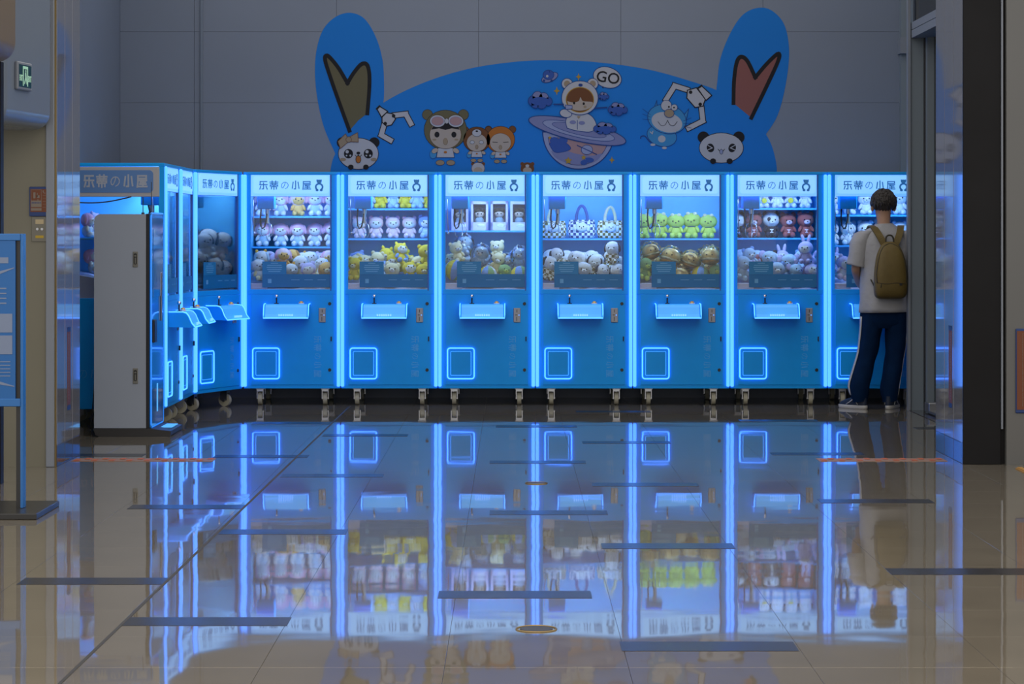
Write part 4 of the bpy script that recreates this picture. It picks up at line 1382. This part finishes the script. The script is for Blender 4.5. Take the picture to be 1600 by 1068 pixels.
shelf_row('bears', 1.652, ['medal_dog', 'medal_dog', 'white_puppy', 'medal_dog', 'white_puppy'], 0.2, 5, US, 0.22, 0.70)
heap('bears', ['blue_elephant', 'lilac_rabbit', 'blue_bear', 'blue_elephant', 'lilac_rabbit', 'blue_bear', 'blue_elephant', 'blue_elephant', 'lilac_rabbit', 'blue_elephant', 'russet_bear', 'panda', 'blue_elephant', 'lilac_rabbit', 'blue_elephant'], 0.2)
shelf_row('white', 1.334, ['white_bear'], 0.225, 5, MS)
shelf_row('white', 1.594, ['white_bear', 'white_puppy', 'white_bear'], 0.22, 5, US)
heap('white', ['lilac_bear', 'brown_dog', 'striped_ball', 'white_bear', 'lilac_rabbit'], 0.2, ((0.17, 0.03, 4), (0.32, 0.07, 4)))
shelf_row('puppy', 1.45, ['lilac_bear', 'white_bear'], 0.2, 5, ON)
heap('puppy', ['white_puppy'], 0.245, ((0.11, 0.02, 4), (0.12, 0.17, 4), (0.26, 0.10, 4), (0.30, 0.22, 3)), x0=0.18, x1=0.70, yaw0=-0.95)
shelf_row('mixed', 1.40, ['lilac_bear', 'pink_rabbit'], 0.2, 4, ON)
heap('mixed', ['white_lamb', 'pink_rabbit', 'brown_dog', 'blue_elephant'], 0.225, ((0.11, 0.02, 4), (0.12, 0.16, 4), (0.26, 0.10, 4)), x0=0.16, x1=0.70, yaw0=-1.0)
shelf_row('corner', 1.40, ['pink_rabbit', 'lilac_bear'], 0.2, 4, ON)
heap('corner', ['white_bear', 'orange_fox', 'pink_rabbit', 'blue_elephant', 'white_lamb'], 0.225, ((0.11, 0.02, 4), (0.12, 0.16, 4), (0.26, 0.10, 4), (0.55, 0.02, 3)), x0=0.16, x1=0.70, yaw0=-1.0)
#PART2
# ------------------------------------------------------------------ kiosk
mat('kiosk_white', (0.31, 0.355, 0.44), 0.4, noise=0.02, nscale=2)
mat('kiosk_front', (0.02, 0.20, 0.62), 0.06)
mat('kiosk_rim', (0.05, 0.3, 0.8), 0.2, emit=(0.01, 0.16, 0.75), es=0.9)
mat('kiosk_base', (0.03, 0.03, 0.032), 0.45)
mat('latch_grey', (0.22, 0.22, 0.20), 0.4, metal=0.3)
mat('screen_cyan', (0.2, 0.5, 0.8), 0.3, emit=(0.05, 0.35, 0.8), es=0.8)
kx, ky = -2.74, 17.14
ks = empty('service_kiosk', (kx, ky, 0))
tag(ks, 'tall white self service kiosk with glossy blue front beside the corner machine', 'kiosk')
prof = [(-0.20, 0.06)] + [(-0.20 + 0.045 - 0.045 * math.cos(R(t)), 1.565 - 0.045 + 0.045 * math.sin(R(t))) for t in range(0, 91, 15)] + [(0.165, 1.565), (0.165, 0.06)]
MB().prism(prof, 'y', -0.30, 0.28).build('body', 'kiosk_white', ks)
MB().box(0.165, 0.188, -0.303, 0.283, 0.055, 1.568, 0.004).build('dark_band', 'black_plastic', ks)
fr = MB(); fr.use('kiosk_front').box(0.188, 0.204, -0.300, 0.282, 0.06, 1.575, 0.005); fr = fr.build('front_panel', None, ks)
rm = MB(); rm.use('kiosk_rim')
rm.tube([(0.200, p[0], p[1]) for p in rrect(-0.297, 0.279, 0.065, 1.572, 0.03)], 0.007, 6, True)
rm.build('rim_light', None, fr)
MB().box(0.204, 0.207, -0.22, 0.20, 0.98, 1.46).build('display', 'kiosk_front', fr)
sl = MB(); sl.use('black_plastic').box(0.204, 0.222, -0.27, -0.15, 0.66, 0.82, 0.004); sl.build('card_reader', None, fr)
MB().box(0.204, 0.215, 0.12, 0.14, 0.80, 1.15, 0.004).build('grab_bar', 'steel', fr)
MB().box(0.204, 0.206, -0.05, 0.0, 0.16, 0.36).build('printed_mark', 'screen_cyan', fr)
bs = MB(); bs.use('kiosk_base').prism([(-0.205, 0.055), (-0.19, 0.012), (-0.16, 0.0), (0.33, 0.0), (0.34, 0.012), (0.34, 0.04), (0.19, 0.058)], 'y', -0.31, 0.29)
bs = bs.build('base', None, ks)
MB().box(0.24, 0.32, -0.10, 0.20, 0.049, 0.054).build('base_light', 'screen_cyan', bs)
for z in (1.247, 0.427):
    l_ = MB(); l_.use('latch_grey').box(0.073, 0.109, -0.306, -0.300, z - 0.055, z + 0.055, 0.003)
    l_ = l_.build('latch', None, ks)
    q_ = MB(); q_.use('black_plastic').prism(rrect(0.080, 0.102, z - 0.035, z + 0.042, 0.009), 'y', -0.308, -0.306); q_.build('latch_recess', None, l_)
    q_ = MB(); q_.use('latch_grey').box(0.087, 0.095, -0.311, -0.308, z - 0.03, z + 0.012).cyl((0.091, -0.308, z + 0.025), (0.091, -0.312, z + 0.025), 0.007); q_.build('latch_lever', None, l_)
an = MB(); an.use('black_plastic').cyl((0.09, 0.05, 1.565), (0.09, 0.05, 1.69), 0.003, seg=8).cyl((0.09, 0.05, 1.565), (0.09, 0.05, 1.58), 0.012); an.build('antenna', None, ks)
an = MB(); an.use('black_plastic').cyl((0.15, 0.05, 1.565), (0.15, 0.05, 1.80), 0.0025, seg=8).cyl((0.15, 0.05, 1.565), (0.15, 0.05, 1.585), 0.02); an.build('antenna', None, ks)
pc = MB(); pc.use('black_rubber').tube(interp([(-0.19, 0.25, 1.02), (-0.24, 0.27, 1.0), (-0.28, 0.29, 0.85), (-0.29, 0.29, 0.5), (-0.31, 0.29, 0.2), (-0.33, 0.29, 0.006)], 5), 0.005, 6); pc.build('power_cord', None, ks)

# ------------------------------------------------------------------ poster stand
mat('poster_blue', (0.008, 0.11, 0.36), 0.35)
mat('poster_white', (0.17, 0.22, 0.34), 0.4)
mat('stand_blue_edge', (0.02, 0.14, 0.42), 0.3)
mat('stand_black', (0.02, 0.02, 0.02), 0.3)
ps = empty('poster_stand', (-2.76, 12.15, 0))
tag(ps, 'blue framed poster stand on a flat black base by the left pier', 'poster stand')
MB().box(-0.34, 0.40, -0.27, 0.33, 0.0, 0.03, 0.004).build('base', 'stand_black', ps)
MB().box(0.245, 0.27, -0.01, 0.03, 0.03, 1.40).build('post', 'stand_black', ps)
MB().box(-0.33, -0.305, -0.01, 0.03, 0.03, 1.40).build('post', 'stand_black', ps)
MB().box(0.27, 0.283, -0.03, 0.05, 0.03, 1.42, 0.003).build('side_rail', 'stand_blue_edge', ps)
MB().box(-0.33, 0.27, -0.035, -0.01, 1.385, 1.42, 0.003).build('frame_top', 'stand_blue_edge', ps)
MB().box(-0.33, 0.27, -0.035, -0.01, 0.545, 0.585, 0.003).build('frame_bottom', 'stand_blue_edge', ps)
po = MB().box(-0.33, 0.245, -0.03, -0.01, 0.585, 1.385).build('poster', 'poster_blue', ps)
pw = MB(); pw.use('poster_white')
def band(z0, sag, th):
    top = [(-0.30 + 0.54 * k / 12, z0 - sag * math.sin(PI * k / 12 * 0.9 + 0.5)) for k in range(13)]
    bot = [(x_, z_ - th * math.sin(PI * (k + 0.5) / 13)) for k, (x_, z_) in enumerate(top)]
    pw.prism(top + bot[::-1], 'y', -0.032, -0.030)
band(1.24, 0.05, 0.03); band(0.66, -0.06, 0.03)
for r_ in range(2):
    for c_ in range(4):
        pw.box(-0.25 + c_ * 0.125, -0.145 + c_ * 0.125, -0.032, -0.030, 0.92 - r_ * 0.11, 1.015 - r_ * 0.11)
for k in range(4):
    pw.box(-0.2, 0.20, -0.0315, -0.030, 1.14 - k * 0.025, 1.146 - k * 0.025)
for k in range(5):
    pw.box(0.15, 0.22, -0.0315, -0.030, 0.77 - k * 0.018, 0.774 - k * 0.018)
pw.box(0.14, 0.21, -0.0315, -0.030, 1.27, 1.30)
pwo = pw.build('poster_print', None, po); pwo['kind'] = 'stuff'

# ------------------------------------------------------------------ signs on the piers
mat('sign_navy', (0.006, 0.03, 0.14), 0.5)
mat('sign_orange', (0.13, 0.03, 0.004), 0.5)
mat('sign_pale', (0.17, 0.14, 0.115), 0.5)
mat('exit_green', (0.01, 0.05, 0.06), 0.25)
mat('exit_glow', (0.3, 0.5, 0.4), 0.4, emit=(0.30, 0.52, 0.36), es=0.45)
mat('plate_grey', (0.15, 0.145, 0.12), 0.45, metal=0.2)
mat('plate_cream', (0.40, 0.33, 0.20), 0.5)
mat('plate_yellow', (0.38, 0.26, 0.01), 0.4)
ex = empty('exit_sign', (-2.877, 14.04, 2.345), R(-8.6))
ex.scale = (1, 0.60, 1.05)
tag(ex, 'green emergency exit sign on the glossy bulkhead', 'exit sign')
MB().box(0.0, 0.022, -0.20, 0.20, -0.078, 0.078, 0.006).build('housing', 'frame_light', ex)
MB().box(0.022, 0.024, -0.17, 0.17, -0.062, 0.062).build('face', 'exit_green', ex)
pg = MB(); pg.use('exit_glow')
pg.box(0.024, 0.0252, -0.07, -0.05, -0.055, 0.055).box(0.024, 0.0252, 0.05, 0.07, -0.055, 0.055).box(0.024, 0.0252, -0.07, 0.07, 0.04, 0.055)
pg.cyl((0.024, 0.01, 0.028), (0.0252, 0.01, 0.028), 0.011, seg=12)
pg.prism([(-0.01, 0.018), (0.02, 0.018), (0.03, -0.012), (0.05, -0.04), (0.035, -0.045), (0.012, -0.015), (-0.02, -0.045), (-0.035, -0.04), (-0.005, -0.008)], 'x', 0.024, 0.0252)
pg.build('running_figure', None, ex)
EXT, ew, eh = text_mesh('exit_lettering', 'EXIT', 0.05, 0.001, 'exit_glow', 0.0006)
for y_ in (-0.12, 0.12):
    place_mesh('exit_lettering', EXT, ex, (0.0246, y_, -0.012), (0, 0, R(90)), (0.085 / ew, 1, 0.034 / eh))

wp = empty('phone_notice', (-2.885, 14.62, 1.53))
tag(wp, 'orange and white notice in a blue frame on the left pier', 'sign')
fr_ = MB().box(-0.061, 0.061, -0.012, 0.0, 0.0, 0.18, 0.003).build('frame', 'sign_navy', wp)
MB().box(-0.054, 0.057, -0.014, -0.012, 0.026, 0.166).build('face', 'sign_orange', wp)
pn = MB(); pn.use('sign_pale').box(-0.050, 0.014, -0.0152, -0.014, 0.056, 0.096); pn.build('white_field', None, wp)
pn = MB(); pn.use('sign_pale').box(-0.050, 0.014, -0.0152, -0.014, 0.034, 0.050); pn.build('white_field', None, wp)
pn = MB(); pn.use('sign_pale')
pn.box(-0.050, -0.048, -0.0152, -0.014, 0.096, 0.163).box(0.012, 0.014, -0.0152, -0.014, 0.096, 0.163).box(-0.05, 0.014, -0.0152, -0.014, 0.161, 0.163)
pn.box(-0.036, -0.023, -0.0152, -0.014, 0.110, 0.146).box(-0.014, -0.010, -0.0152, -0.014, 0.118, 0.142).box(-0.014, 0.002, -0.0152, -0.014, 0.112, 0.128)
pn.prism([(-0.014, 0.102), (-0.002, 0.102), (-0.008, 0.096)], 'y', -0.0152, -0.014)
pn.prism([(0.022, 0.158), (0.028, 0.158), (0.027, 0.148), (0.034, 0.142), (0.038, 0.145), (0.036, 0.138), (0.028, 0.140), (0.021, 0.150)], 'y', -0.0152, -0.014)
for k in range(5):
    pn.box(0.021, 0.052, -0.015, -0.014, 0.126 - k * 0.018, 0.1275 - k * 0.018)
pn.build('pictogram', None, wp)['kind'] = 'stuff'
pn = MB(); pn.use('sign_navy')
for k in range(6):
    pn.box(-0.046 + k * 0.0098, -0.039 + k * 0.0098, -0.0160, -0.0152, 0.079, 0.085)
pn.build('caption', None, wp)['kind'] = 'stuff'

kp = empty('key_switch_plate', (-2.885, 14.62, 1.375))
tag(kp, 'small grey key switch plate with yellow strip under the orange notice', 'switch plate')
MB().box(-0.047, 0.047, -0.008, 0.0, 0.0, 0.152, 0.002).build('plate', 'plate_grey', kp)
MB().box(-0.024, 0.026, -0.010, -0.008, 0.108, 0.136).build('cream_label', 'plate_cream', kp)
MB().box(-0.024, 0.026, -0.010, -0.008, 0.022, 0.038).build('yellow_label', 'plate_yellow', kp)
for x_ in (-0.012, 0.016):
    q_ = MB(); q_.use('steel').cyl((x_, -0.008, 0.077), (x_, -0.013, 0.077), 0.008, seg=14); q_.build('key_lock', None, kp)

def vertical_sticker(name, X, Y, sgn, label):
    o = empty(name, (X, Y, 0.32))
    tag(o, label, 'sticker', 'red warning stickers on the polished piers')
    def slab(n, m_, z0, z1, e0, e1, hw):
        xs = sorted((sgn * e0, sgn * e1))
        MB().box(xs[0], xs[1], -hw, hw, z0, z1).build(n, m_, o)
    slab('face', 'sign_orange', 0.03, 0.49, 0.0, 0.0012, 0.055)
    slab('end_band', 'sign_navy', 0.0, 0.03, 0.0, 0.0014, 0.055)
    slab('end_band', 'sign_navy', 0.49, 0.52, 0.0, 0.0014, 0.055)
    mb = MB(); mb.use('sign_pale')
    for k in range(24):
        xs = sorted((sgn * 0.0012, sgn * 0.0018))
        mb.box(xs[0], xs[1], -0.02, 0.0, 0.05 + k * 0.018, 0.062 + k * 0.018)
    mb.build('lettering', None, o)['kind'] = 'stuff'
vertical_sticker('warning_sticker', -2.783, 15.03, 1, 'narrow red warning sticker on the pier beside the kiosk')
vertical_sticker('warning_sticker', 2.788, 15.22, -1, 'narrow red warning sticker on the pier beside the dark metal panel')
ws = empty('shutter_notice', (3.30, 14.74, 0.32))
tag(ws, 'large orange notice in a blue frame on the right wall', 'sign')
MB().box(-0.20, 0.20, -0.010, 0.0, 0.0, 0.52, 0.004).build('frame', 'sign_navy', ws)
MB().box(-0.193, 0.193, -0.012, -0.010, 0.022, 0.505).build('face', 'sign_orange', ws)
tm, tw, th = text_mesh('lettering', 'It is strictly prohibited to place sundry articles within 2.5m under the fire shutter', 0.02, 0.0, 'sign_pale', 0.0005)
place_mesh('lettering', tm, ws, (-0.158, -0.0126, 0.265), (0, R(90), 0), (0.45 / tw, 1, 0.010 / th))

# ------------------------------------------------------------------ person
mat('skin', (0.42, 0.25, 0.17), 0.55, noise=0.05, nscale=20)
mat('hair_dark', (0.035, 0.03, 0.028), 0.5, noise=0.3, nscale=90, bump=0.8, bscale=160)
mat('shirt_white', (0.36, 0.37, 0.40), 0.8, noise=0.03, nscale=12, bump=0.9, bscale=13)
mat('trouser_navy', (0.003, 0.016, 0.055), 0.85, noise=0.15, nscale=10, bump=0.5, bscale=14, ior=1.15)
mat('stripe_white', (0.45, 0.46, 0.48), 0.7)
mat('shoe_navy', (0.008, 0.018, 0.045), 0.6)
mat('sole_white', (0.45, 0.45, 0.44), 0.5)
mat('pack_olive', (0.125, 0.088, 0.020), 0.6, noise=0.08, nscale=14, bump=0.25, bscale=25)
mat('pack_dark', (0.03, 0.025, 0.012), 0.6)
mat('eye_white', (0.6, 0.6, 0.6), 0.3)
PX, PY = 3.045, 19.62
# continuous body grown with the Skin modifier
J, Eg, Rd = [], [], []
def j(p, r, par=None):
    J.append(p); Rd.append(r if isinstance(r, tuple) else (r, r))
    if par is not None: Eg.append((par, len(J) - 1))
    return len(J) - 1
pel = j((0, 0, .92), (.14, .10))
sp1 = j((0, -.01, 1.12), (.12, .09), pel)
ch = j((0, -.02, 1.33), (.13, .095), sp1)
nk0 = j((0, -.02, 1.46), (.065, .06), ch)
nk = j((0, -.012, 1.53), (.055, .058), nk0)
h0 = j((0, .01, 1.59), (.068, .080), nk)
h1 = j((0, .008, 1.67), (.078, .094), h0)
h2 = j((0, .0, 1.735), (.062, .072), h1)
for s_, el, wr, pa in ((-1, (-.235, -.03, 1.14), (-.175, .17, 1.015), (-.135, .245, .985)), (1, (.23, -.03, 1.14), (.16, .15, 1.00), (.125, .215, .95))):
    sh_ = j((s_ * .165, -.02, 1.42), .055, ch)
    um = j((s_ * .205, -.03, 1.28), .046, sh_)
    e_ = j(el, .040, um)
    w_ = j(wr, (.026, .030), e_)
    p_ = j(pa, (.034, .020), w_)
    base = Vector(pa)
    fwd = (Vector(pa) - Vector(wr)).normalized()
    for k, (off, ln) in enumerate(((-.027, .058), (-.009, .068), (.009, .064), (.027, .05))):
        a1 = base + Vector((off, 0, 0)) + fwd * .030
        a2 = a1 + fwd * ln * .5 + Vector((0, .004, -.012))
        a3 = a2 + Vector((0, .006, -ln * .42))
        q = j(tuple(a1), .0095, p_)
        q = j(tuple(a2), .0085, q)
        j(tuple(a3), .0072, q)
    t1 = base + Vector((-s_ * .030, -.018, .0))
    q = j(tuple(t1), .0105, p_)
    j(tuple(t1 + Vector((-s_ * .018, .028, -.012))), .0088, q)
for pts in (((-.085, 0, .86), (-.13, .01, .48), (-.195, -.02, .10), (-.245, .06, .05)), ((.085, 0, .86), (.09, .01, .48), (.052, -.02, .10), (.075, .08, .05))):
    a_ = j(pts[0], .085, pel)
    b_ = j(pts[1], .055, a_)
    c_ = j(pts[2], .037, b_)
    j(pts[3], .028, c_)
me = bpy.data.meshes.new('person')
me.from_pydata(J, Eg, [])
tmp = bpy.data.objects.new('person', me)
COL.objects.link(tmp)
tmp.modifiers.new('Skin', 'SKIN')
sk = me.skin_vertices[0].data if me.skin_vertices else None
if sk is None:
    lay = me.attributes
sv = me.skin_vertices[0].data
for i_, r_ in enumerate(Rd):
    sv[i_].radius = r_
    sv[i_].use_root = (i_ == pel)
ss = tmp.modifiers.new('Sub', 'SUBSURF')
ss.levels = 2; ss.render_levels = 2
dg = bpy.context.evaluated_depsgraph_get()
bm_ = bpy.data.meshes.new_from_object(tmp.evaluated_get(dg))
bpy.data.objects.remove(tmp)
bm_.materials.clear(); bm_.materials.append(MATS['skin'])
for p in bm_.polygons: p.use_smooth = True
bm_.name = 'person'
person = place_mesh('person', bm_, None, (PX, PY, 0.0))
tag(person, 'person in white tee and navy trousers standing at the claw machine', 'person')
# face details and ears
for s_ in (-1, 1):
    MB().ell((s_ * .090, .004, 1.645), (.013, .020, .032), (0, 0, s_ * .5)).build('ear', 'skin', person)
    MB().ell((s_ * .032, .088, 1.668), (.013, .008, .008)).build('eye', 'eye_white', person)
MB().ell((0, .108, 1.635), (.013, .018, .022)).build('nose', 'skin', person)
MB().ell((0, .090, 1.598), (.024, .008, .007)).build('mouth', 'm_red', person)
# hair cap
v, f = sphere_mesh(36, 26)
rnd = random.Random(9)
vv = []
for p in v:
    k = 1 + 0.05 * math.sin(p[0] * 23 + p[2] * 9) * (0.6 + 0.4 * math.sin(p[1] * 17)) + rnd.uniform(-.018, .018)
    zz = p[2] if p[2] > 0 else p[2] * 0.92
    nar = 1 if p[2] > -.2 else 1 - 0.48 * (-.2 - p[2])
    vv.append(((p[0] * .104 + .004 * math.sin(p[2] * 14)) * k * nar, -.008 + p[1] * .116 * k * nar, 1.690 + zz * .107 * k))
keep = []
for q in f:
    cy = sum(vv[i][1] for i in q) / len(q); cz = sum(vv[i][2] for i in q) / len(q); cx_ = abs(sum(vv[i][0] for i in q) / len(q))
    if cz < 1.588 or (cy > .035 and cz < 1.70) or (cx_ > .06 and cy > -.015 and cz < 1.66):
        continue
    keep.append(q)
hm = MB(); hm.use('hair_dark').add(vv, keep, True)
for k in range(230):
    t = rnd.uniform(0.12, 2.05)
    a_ = rnd.uniform(0, 2 * PI)
    d_ = Vector((math.sin(t) * math.cos(a_), math.sin(t) * math.sin(a_), math.cos(t)))
    if (d_.y > 0.25 and d_.z < 0.15) or (abs(d_.x) > 0.55 and d_.y > -0.1 and d_.z < -0.15):
        continue
    nar = 1 if d_.z > -.2 else 1 - 0.48 * (-.2 - d_.z)
    c_ = Vector((d_.x * .100 * nar, -.008 + d_.y * .112 * nar, 1.690 + d_.z * .104))
    # locks lie along the surface, falling from the crown
    dn = Vector((rnd.uniform(-.5, .5), rnd.uniform(-.3, .3), -1.0))
    tg_ = (dn - d_ * dn.dot(d_)).normalized()
    q_ = (tg_ + d_ * 0.12).to_track_quat('Z', 'Y').to_euler()
    hm.ell(c_, (.009, .009, rnd.uniform(.02, .034)), q_, 6, 5)
ho = hm.build('hair', None, person)
sd = ho.modifiers.new('thick', 'SOLIDIFY'); sd.thickness = 0.016; sd.offset = -1

def ering(z, cx_, cy_, a_, b_, n=28, e=0.85, wob=0.0, ph=0.0, tz=0.0):
    out = []
    for k in range(n):
        t = 2 * PI * k / n
        c, s_ = math.cos(t), math.sin(t)
        w_ = 1 + wob * math.sin(3 * t + ph + z * 17) + wob * 0.6 * math.sin(7 * t + ph * 2 - z * 31)
        out.append((cx_ + a_ * w_ * math.copysign(abs(c) ** e, c), cy_ + b_ * w_ * math.copysign(abs(s_) ** e, s_), z + tz * c))
    return out
sh_ = MB(); sh_.use('shirt_white')
rows = [(.79, .200, .150), (.82, .202, .152), (.90, .198, .148), (1.0, .192, .142), (1.1, .190, .140), (1.2, .192, .138), (1.3, .200, .135), (1.38, .205, .128), (1.43, .190, .112), (1.465, .150, .095), (1.49, .105, .080), (1.508, .078, .070), (1.515, .070, .066)]
sh_.loft([ering(z, 0, -.012, a_, b_, 40, .85, .022 if z < 1.3 else .006, z * 6, 0.004) for z, a_, b_ in rows], False)
for s_ in (-1, 1):
    rr = []
    for z, cx_, a_, b_ in ((1.455, .135, .05, .075), (1.43, .165, .075, .085), (1.36, .195, .080, .088), (1.27, .210, .074, .086), (1.18, .226, .072, .086), (1.165, .228, .073, .087)):
        rr.append(ering(z, s_ * cx_, -.022, a_, b_, 24, .9, .025, z * 9, -s_ * 0.0 + (-0.02 if z < 1.2 else 0) * s_ * -1))
    sh_.loft(rr, False)
so = sh_.build('shirt', None, person)
sd = so.modifiers.new('thick', 'SOLIDIFY'); sd.thickness = 0.004
# collar label seam
MB().box(-.03, .03, -.0845, -.083, 1.487, 1.493).build('collar_label', 'pack_dark', person)
tr = MB(); tr.use('trouser_navy')
tr.loft([ering(z, 0, 0, a_, b_, 32, .85, .01, z * 5) for z, a_, b_ in ((.95, .165, .115), (.86, .183, .130), (.78, .190, .135), (.70, .188, .132), (.66, .15, .10))], True)
LEFT = [(.78, -.092, .0, .097, .125), (.68, -.100, .0, .092, .118), (.58, -.112, .003, .088, .108), (.46, -.130, .006, .084, .100), (.36, -.158, .004, .084, .098), (.27, -.182, 0, .088, .100), (.19, -.200, -.005, .090, .100), (.13, -.200, -.01, .080, .092), (.085, -.196, -.012, .066, .082), (.06, -.195, -.012, .062, .078)]
RIGHT = [(.78, .092, 0, .097, .125), (.68, .098, 0, .090, .118), (.58, .100, .003, .084, .106), (.46, .094, .006, .078, .098), (.36, .080, .004, .076, .096), (.27, .064, 0, .076, .096), (.19, .052, -.005, .076, .094), (.13, .048, -.01, .070, .088), (.085, .048, -.012, .060, .078), (.06, .048, -.012, .056, .074)]
for rows in (LEFT, RIGHT):
    fine = interp(rows, 4)
    tr.loft([ering(z, cx_, cy_, a_, b_, 28, .92, .03, z * 14, 0.006) for z, cx_, cy_, a_, b_ in fine], True)
to = tr.build('trousers', None, person)
stp = MB(); stp.use('stripe_white')
for rows, s_ in ((LEFT, -1), (RIGHT, 1)):
    fine = [q for q in interp(rows, 3) if .10 < q[0] < .76]
    vv, ff = [], []
    for (z, cx_, cy_, a_, b_) in fine:
        for ang in (R(182), R(204)):
            vv.append((cx_ + s_ * -a_ * 1.045 * math.cos(ang), cy_ + b_ * 1.06 * math.sin(ang), z))
    for k in range(len(fine) - 1):
        ff.append((2 * k, 2 * k + 1, 2 * k + 3, 2 * k + 2))
    stp.add(vv, ff, True)
sto = stp.build('side_stripe', None, to)
sd = sto.modifiers.new('thick', 'SOLIDIFY'); sd.thickness = 0.004; sd.offset = 0
def shoe(x_, y_, yaw, side):
    r_ = empty('shoe', (x_, y_, 0), 0)
    r_.parent = person
    r_.rotation_euler = (0, 0, yaw)
    def outline(sc, z, grow=0):
        pts = []
        for k in range(28):
            t = 2 * PI * k / 28
            yy = math.sin(t)
            wdt = .040 + .010 * max(0, yy)
            pts.append((math.copysign(abs(math.cos(t)) ** .8, math.cos(t)) * wdt * sc, .06 + yy * .145 * (1 - (1 - sc) * .5), z))
        return pts
    m_ = MB(); m_.use('sole_white').loft([outline(.96, 0.001), outline(1.03, .008), outline(1.03, .026), outline(.98, .03)]); m_.build('sole', None, r_)
    m_ = MB(); m_.use('shoe_navy')
    def ring(sc, z, y0, yl):
        return [(math.copysign(abs(math.cos(t)) ** .8, math.cos(t)) * (.040 + .008 * max(0, math.sin(t))) * sc, y0 + math.sin(t) * yl, z) for t in [2 * PI * k / 28 for k in range(28)]]
    m_.loft([ring(1.0, .03, .06, .140), ring(.98, .05, .052, .132), ring(.92, .07, .03, .108), ring(.85, .09, -.005, .072), ring(.82, .105, -.022, .055)])
    m_.build('upper', None, r_)
    m_ = MB(); m_.use('stripe_white')
    for s_ in (-1, 1):
        m_.tube([(s_ * .042, .10, .034), (s_ * .043, .06, .055), (s_ * .038, .025, .082)], .0045, 6)
        m_.tube([(s_ * .041, -.02, .036), (s_ * .041, .0, .06), (s_ * .036, .01, .09)], .004, 6)
    m_.build('shoe_stripes', None, r_)['kind'] = 'stuff'
shoe(-.205, -.02, R(42), -1)
shoe(.052, -.02, R(-24), 1)

# ------------------------------------------------------------------ backpack
bp_ = empty('backpack', (PX + 0.02, PY - 0.165, 0.905))
tag(bp_, 'olive brown backpack worn over the white tee', 'backpack')
prof = [(0, .095, .035), (.02, .122, .058), (.07, .133, .070), (.16, .134, .074), (.26, .126, .072), (.34, .112, .064), (.40, .090, .052), (.44, .062, .036), (.462, .028, .018)]
bm2 = MB(); bm2.use('pack_olive')
bm2.loft([ering(z, 0, -b_, a_, b_, 36, .62) for z, a_, b_ in interp(prof, 3)], True)
bm2.build('body', None, bp_)
zp = MB(); zp.use('pack_dark')
arcp = [(-.125, .13), (-.128, .20), (-.118, .28), (-.098, .36), (-.068, .415), (-.03, .44), (0, .447), (.03, .44), (.068, .415), (.098, .36), (.118, .28), (.128, .20), (.125, .13)]
def depth_at(z, x_):
    for (p0, p1) in zip(prof[:-1], prof[1:]):
        if p0[0] <= z <= p1[0]:
            t = (z - p0[0]) / (p1[0] - p0[0])
            a_ = p0[1] + (p1[1] - p0[1]) * t; b_ = p0[2] + (p1[2] - p0[2]) * t
            c = min(1, (abs(x_) / a_)) ** (1 / .62)
            return -b_ - b_ * max(0, 1 - c * c) ** (.31)
    return -.05
zp.tube([(x_ * .93, depth_at(z, x_ * .93) - .001, z) for x_, z in interp(arcp, 3)], .004, 6)
zp.build('zip_line', None, bp_)
zp = MB(); zp.use('pack_dark'); zp.tube([(x_, depth_at(.125, x_) - .001, .125 + .004 * math.sin(x_ * 40)) for x_ in [-.115 + .23 * k / 12 for k in range(13)]], .003, 6)
zp = zp.build('pocket_zip', None, bp_)
MB().box(.062, .084, depth_at(.13, .075) - .006, depth_at(.13, .075) + .004, .108, .128, .002).build('logo_patch', 'black_plastic', bp_)
zt = MB(); zt.use('pack_dark').tube([(-.085, depth_at(.12, -.085) - .003, .122), (-.088, depth_at(.1, -.088) - .004, .092)], .004, 6); zt.build('zip_pull', None, zp)
hd = MB(); hd.use('pack_dark').tube(interp([(-.032, -.03, .45), (-.030, -.025, .49), (-.014, -.022, .512), (.014, -.022, .512), (.030, -.025, .49), (.032, -.03, .45)], 4), .007, 8); hd.build('grab_handle', None, bp_)
for s_ in (-1, 1):
    path = interp([(s_ * .045, -.03, .440), (s_ * .075, -.012, .500), (s_ * .100, .055, .556), (s_ * .118, .135, .590), (s_ * .128, .235, .555), (s_ * .135, .292, .47), (s_ * .138, .305, .36)], 5)
    mb = MB(); mb.use('pack_olive')
    rings = []
    for k, p in enumerate(path):
        a0 = Vector(path[max(k - 1, 0)]); a1 = Vector(path[min(k + 1, len(path) - 1)])
        d_ = (a1 - a0).normalized()
        side = Vector((1, 0, 0)); side = (side - d_ * side.dot(d_)).normalized()
        nn = d_.cross(side)
        P_ = Vector(p)
        rings.append([tuple(P_ + side * u * .027 + nn * w_ * .007) for u, w_ in ((-1, -1), (1, -1), (1, 1), (-1, 1))])
    mb.loft(rings, True, False)
    mb.build('shoulder_strap', None, bp_)
    sb_ = MB(); sb_.use('pack_dark').tube([(s_ * .125, -.03, .10), (s_ * .138, .02, .14), (s_ * .145, .05, .16)], .006, 6); sb_.build('side_strap', None, bp_)
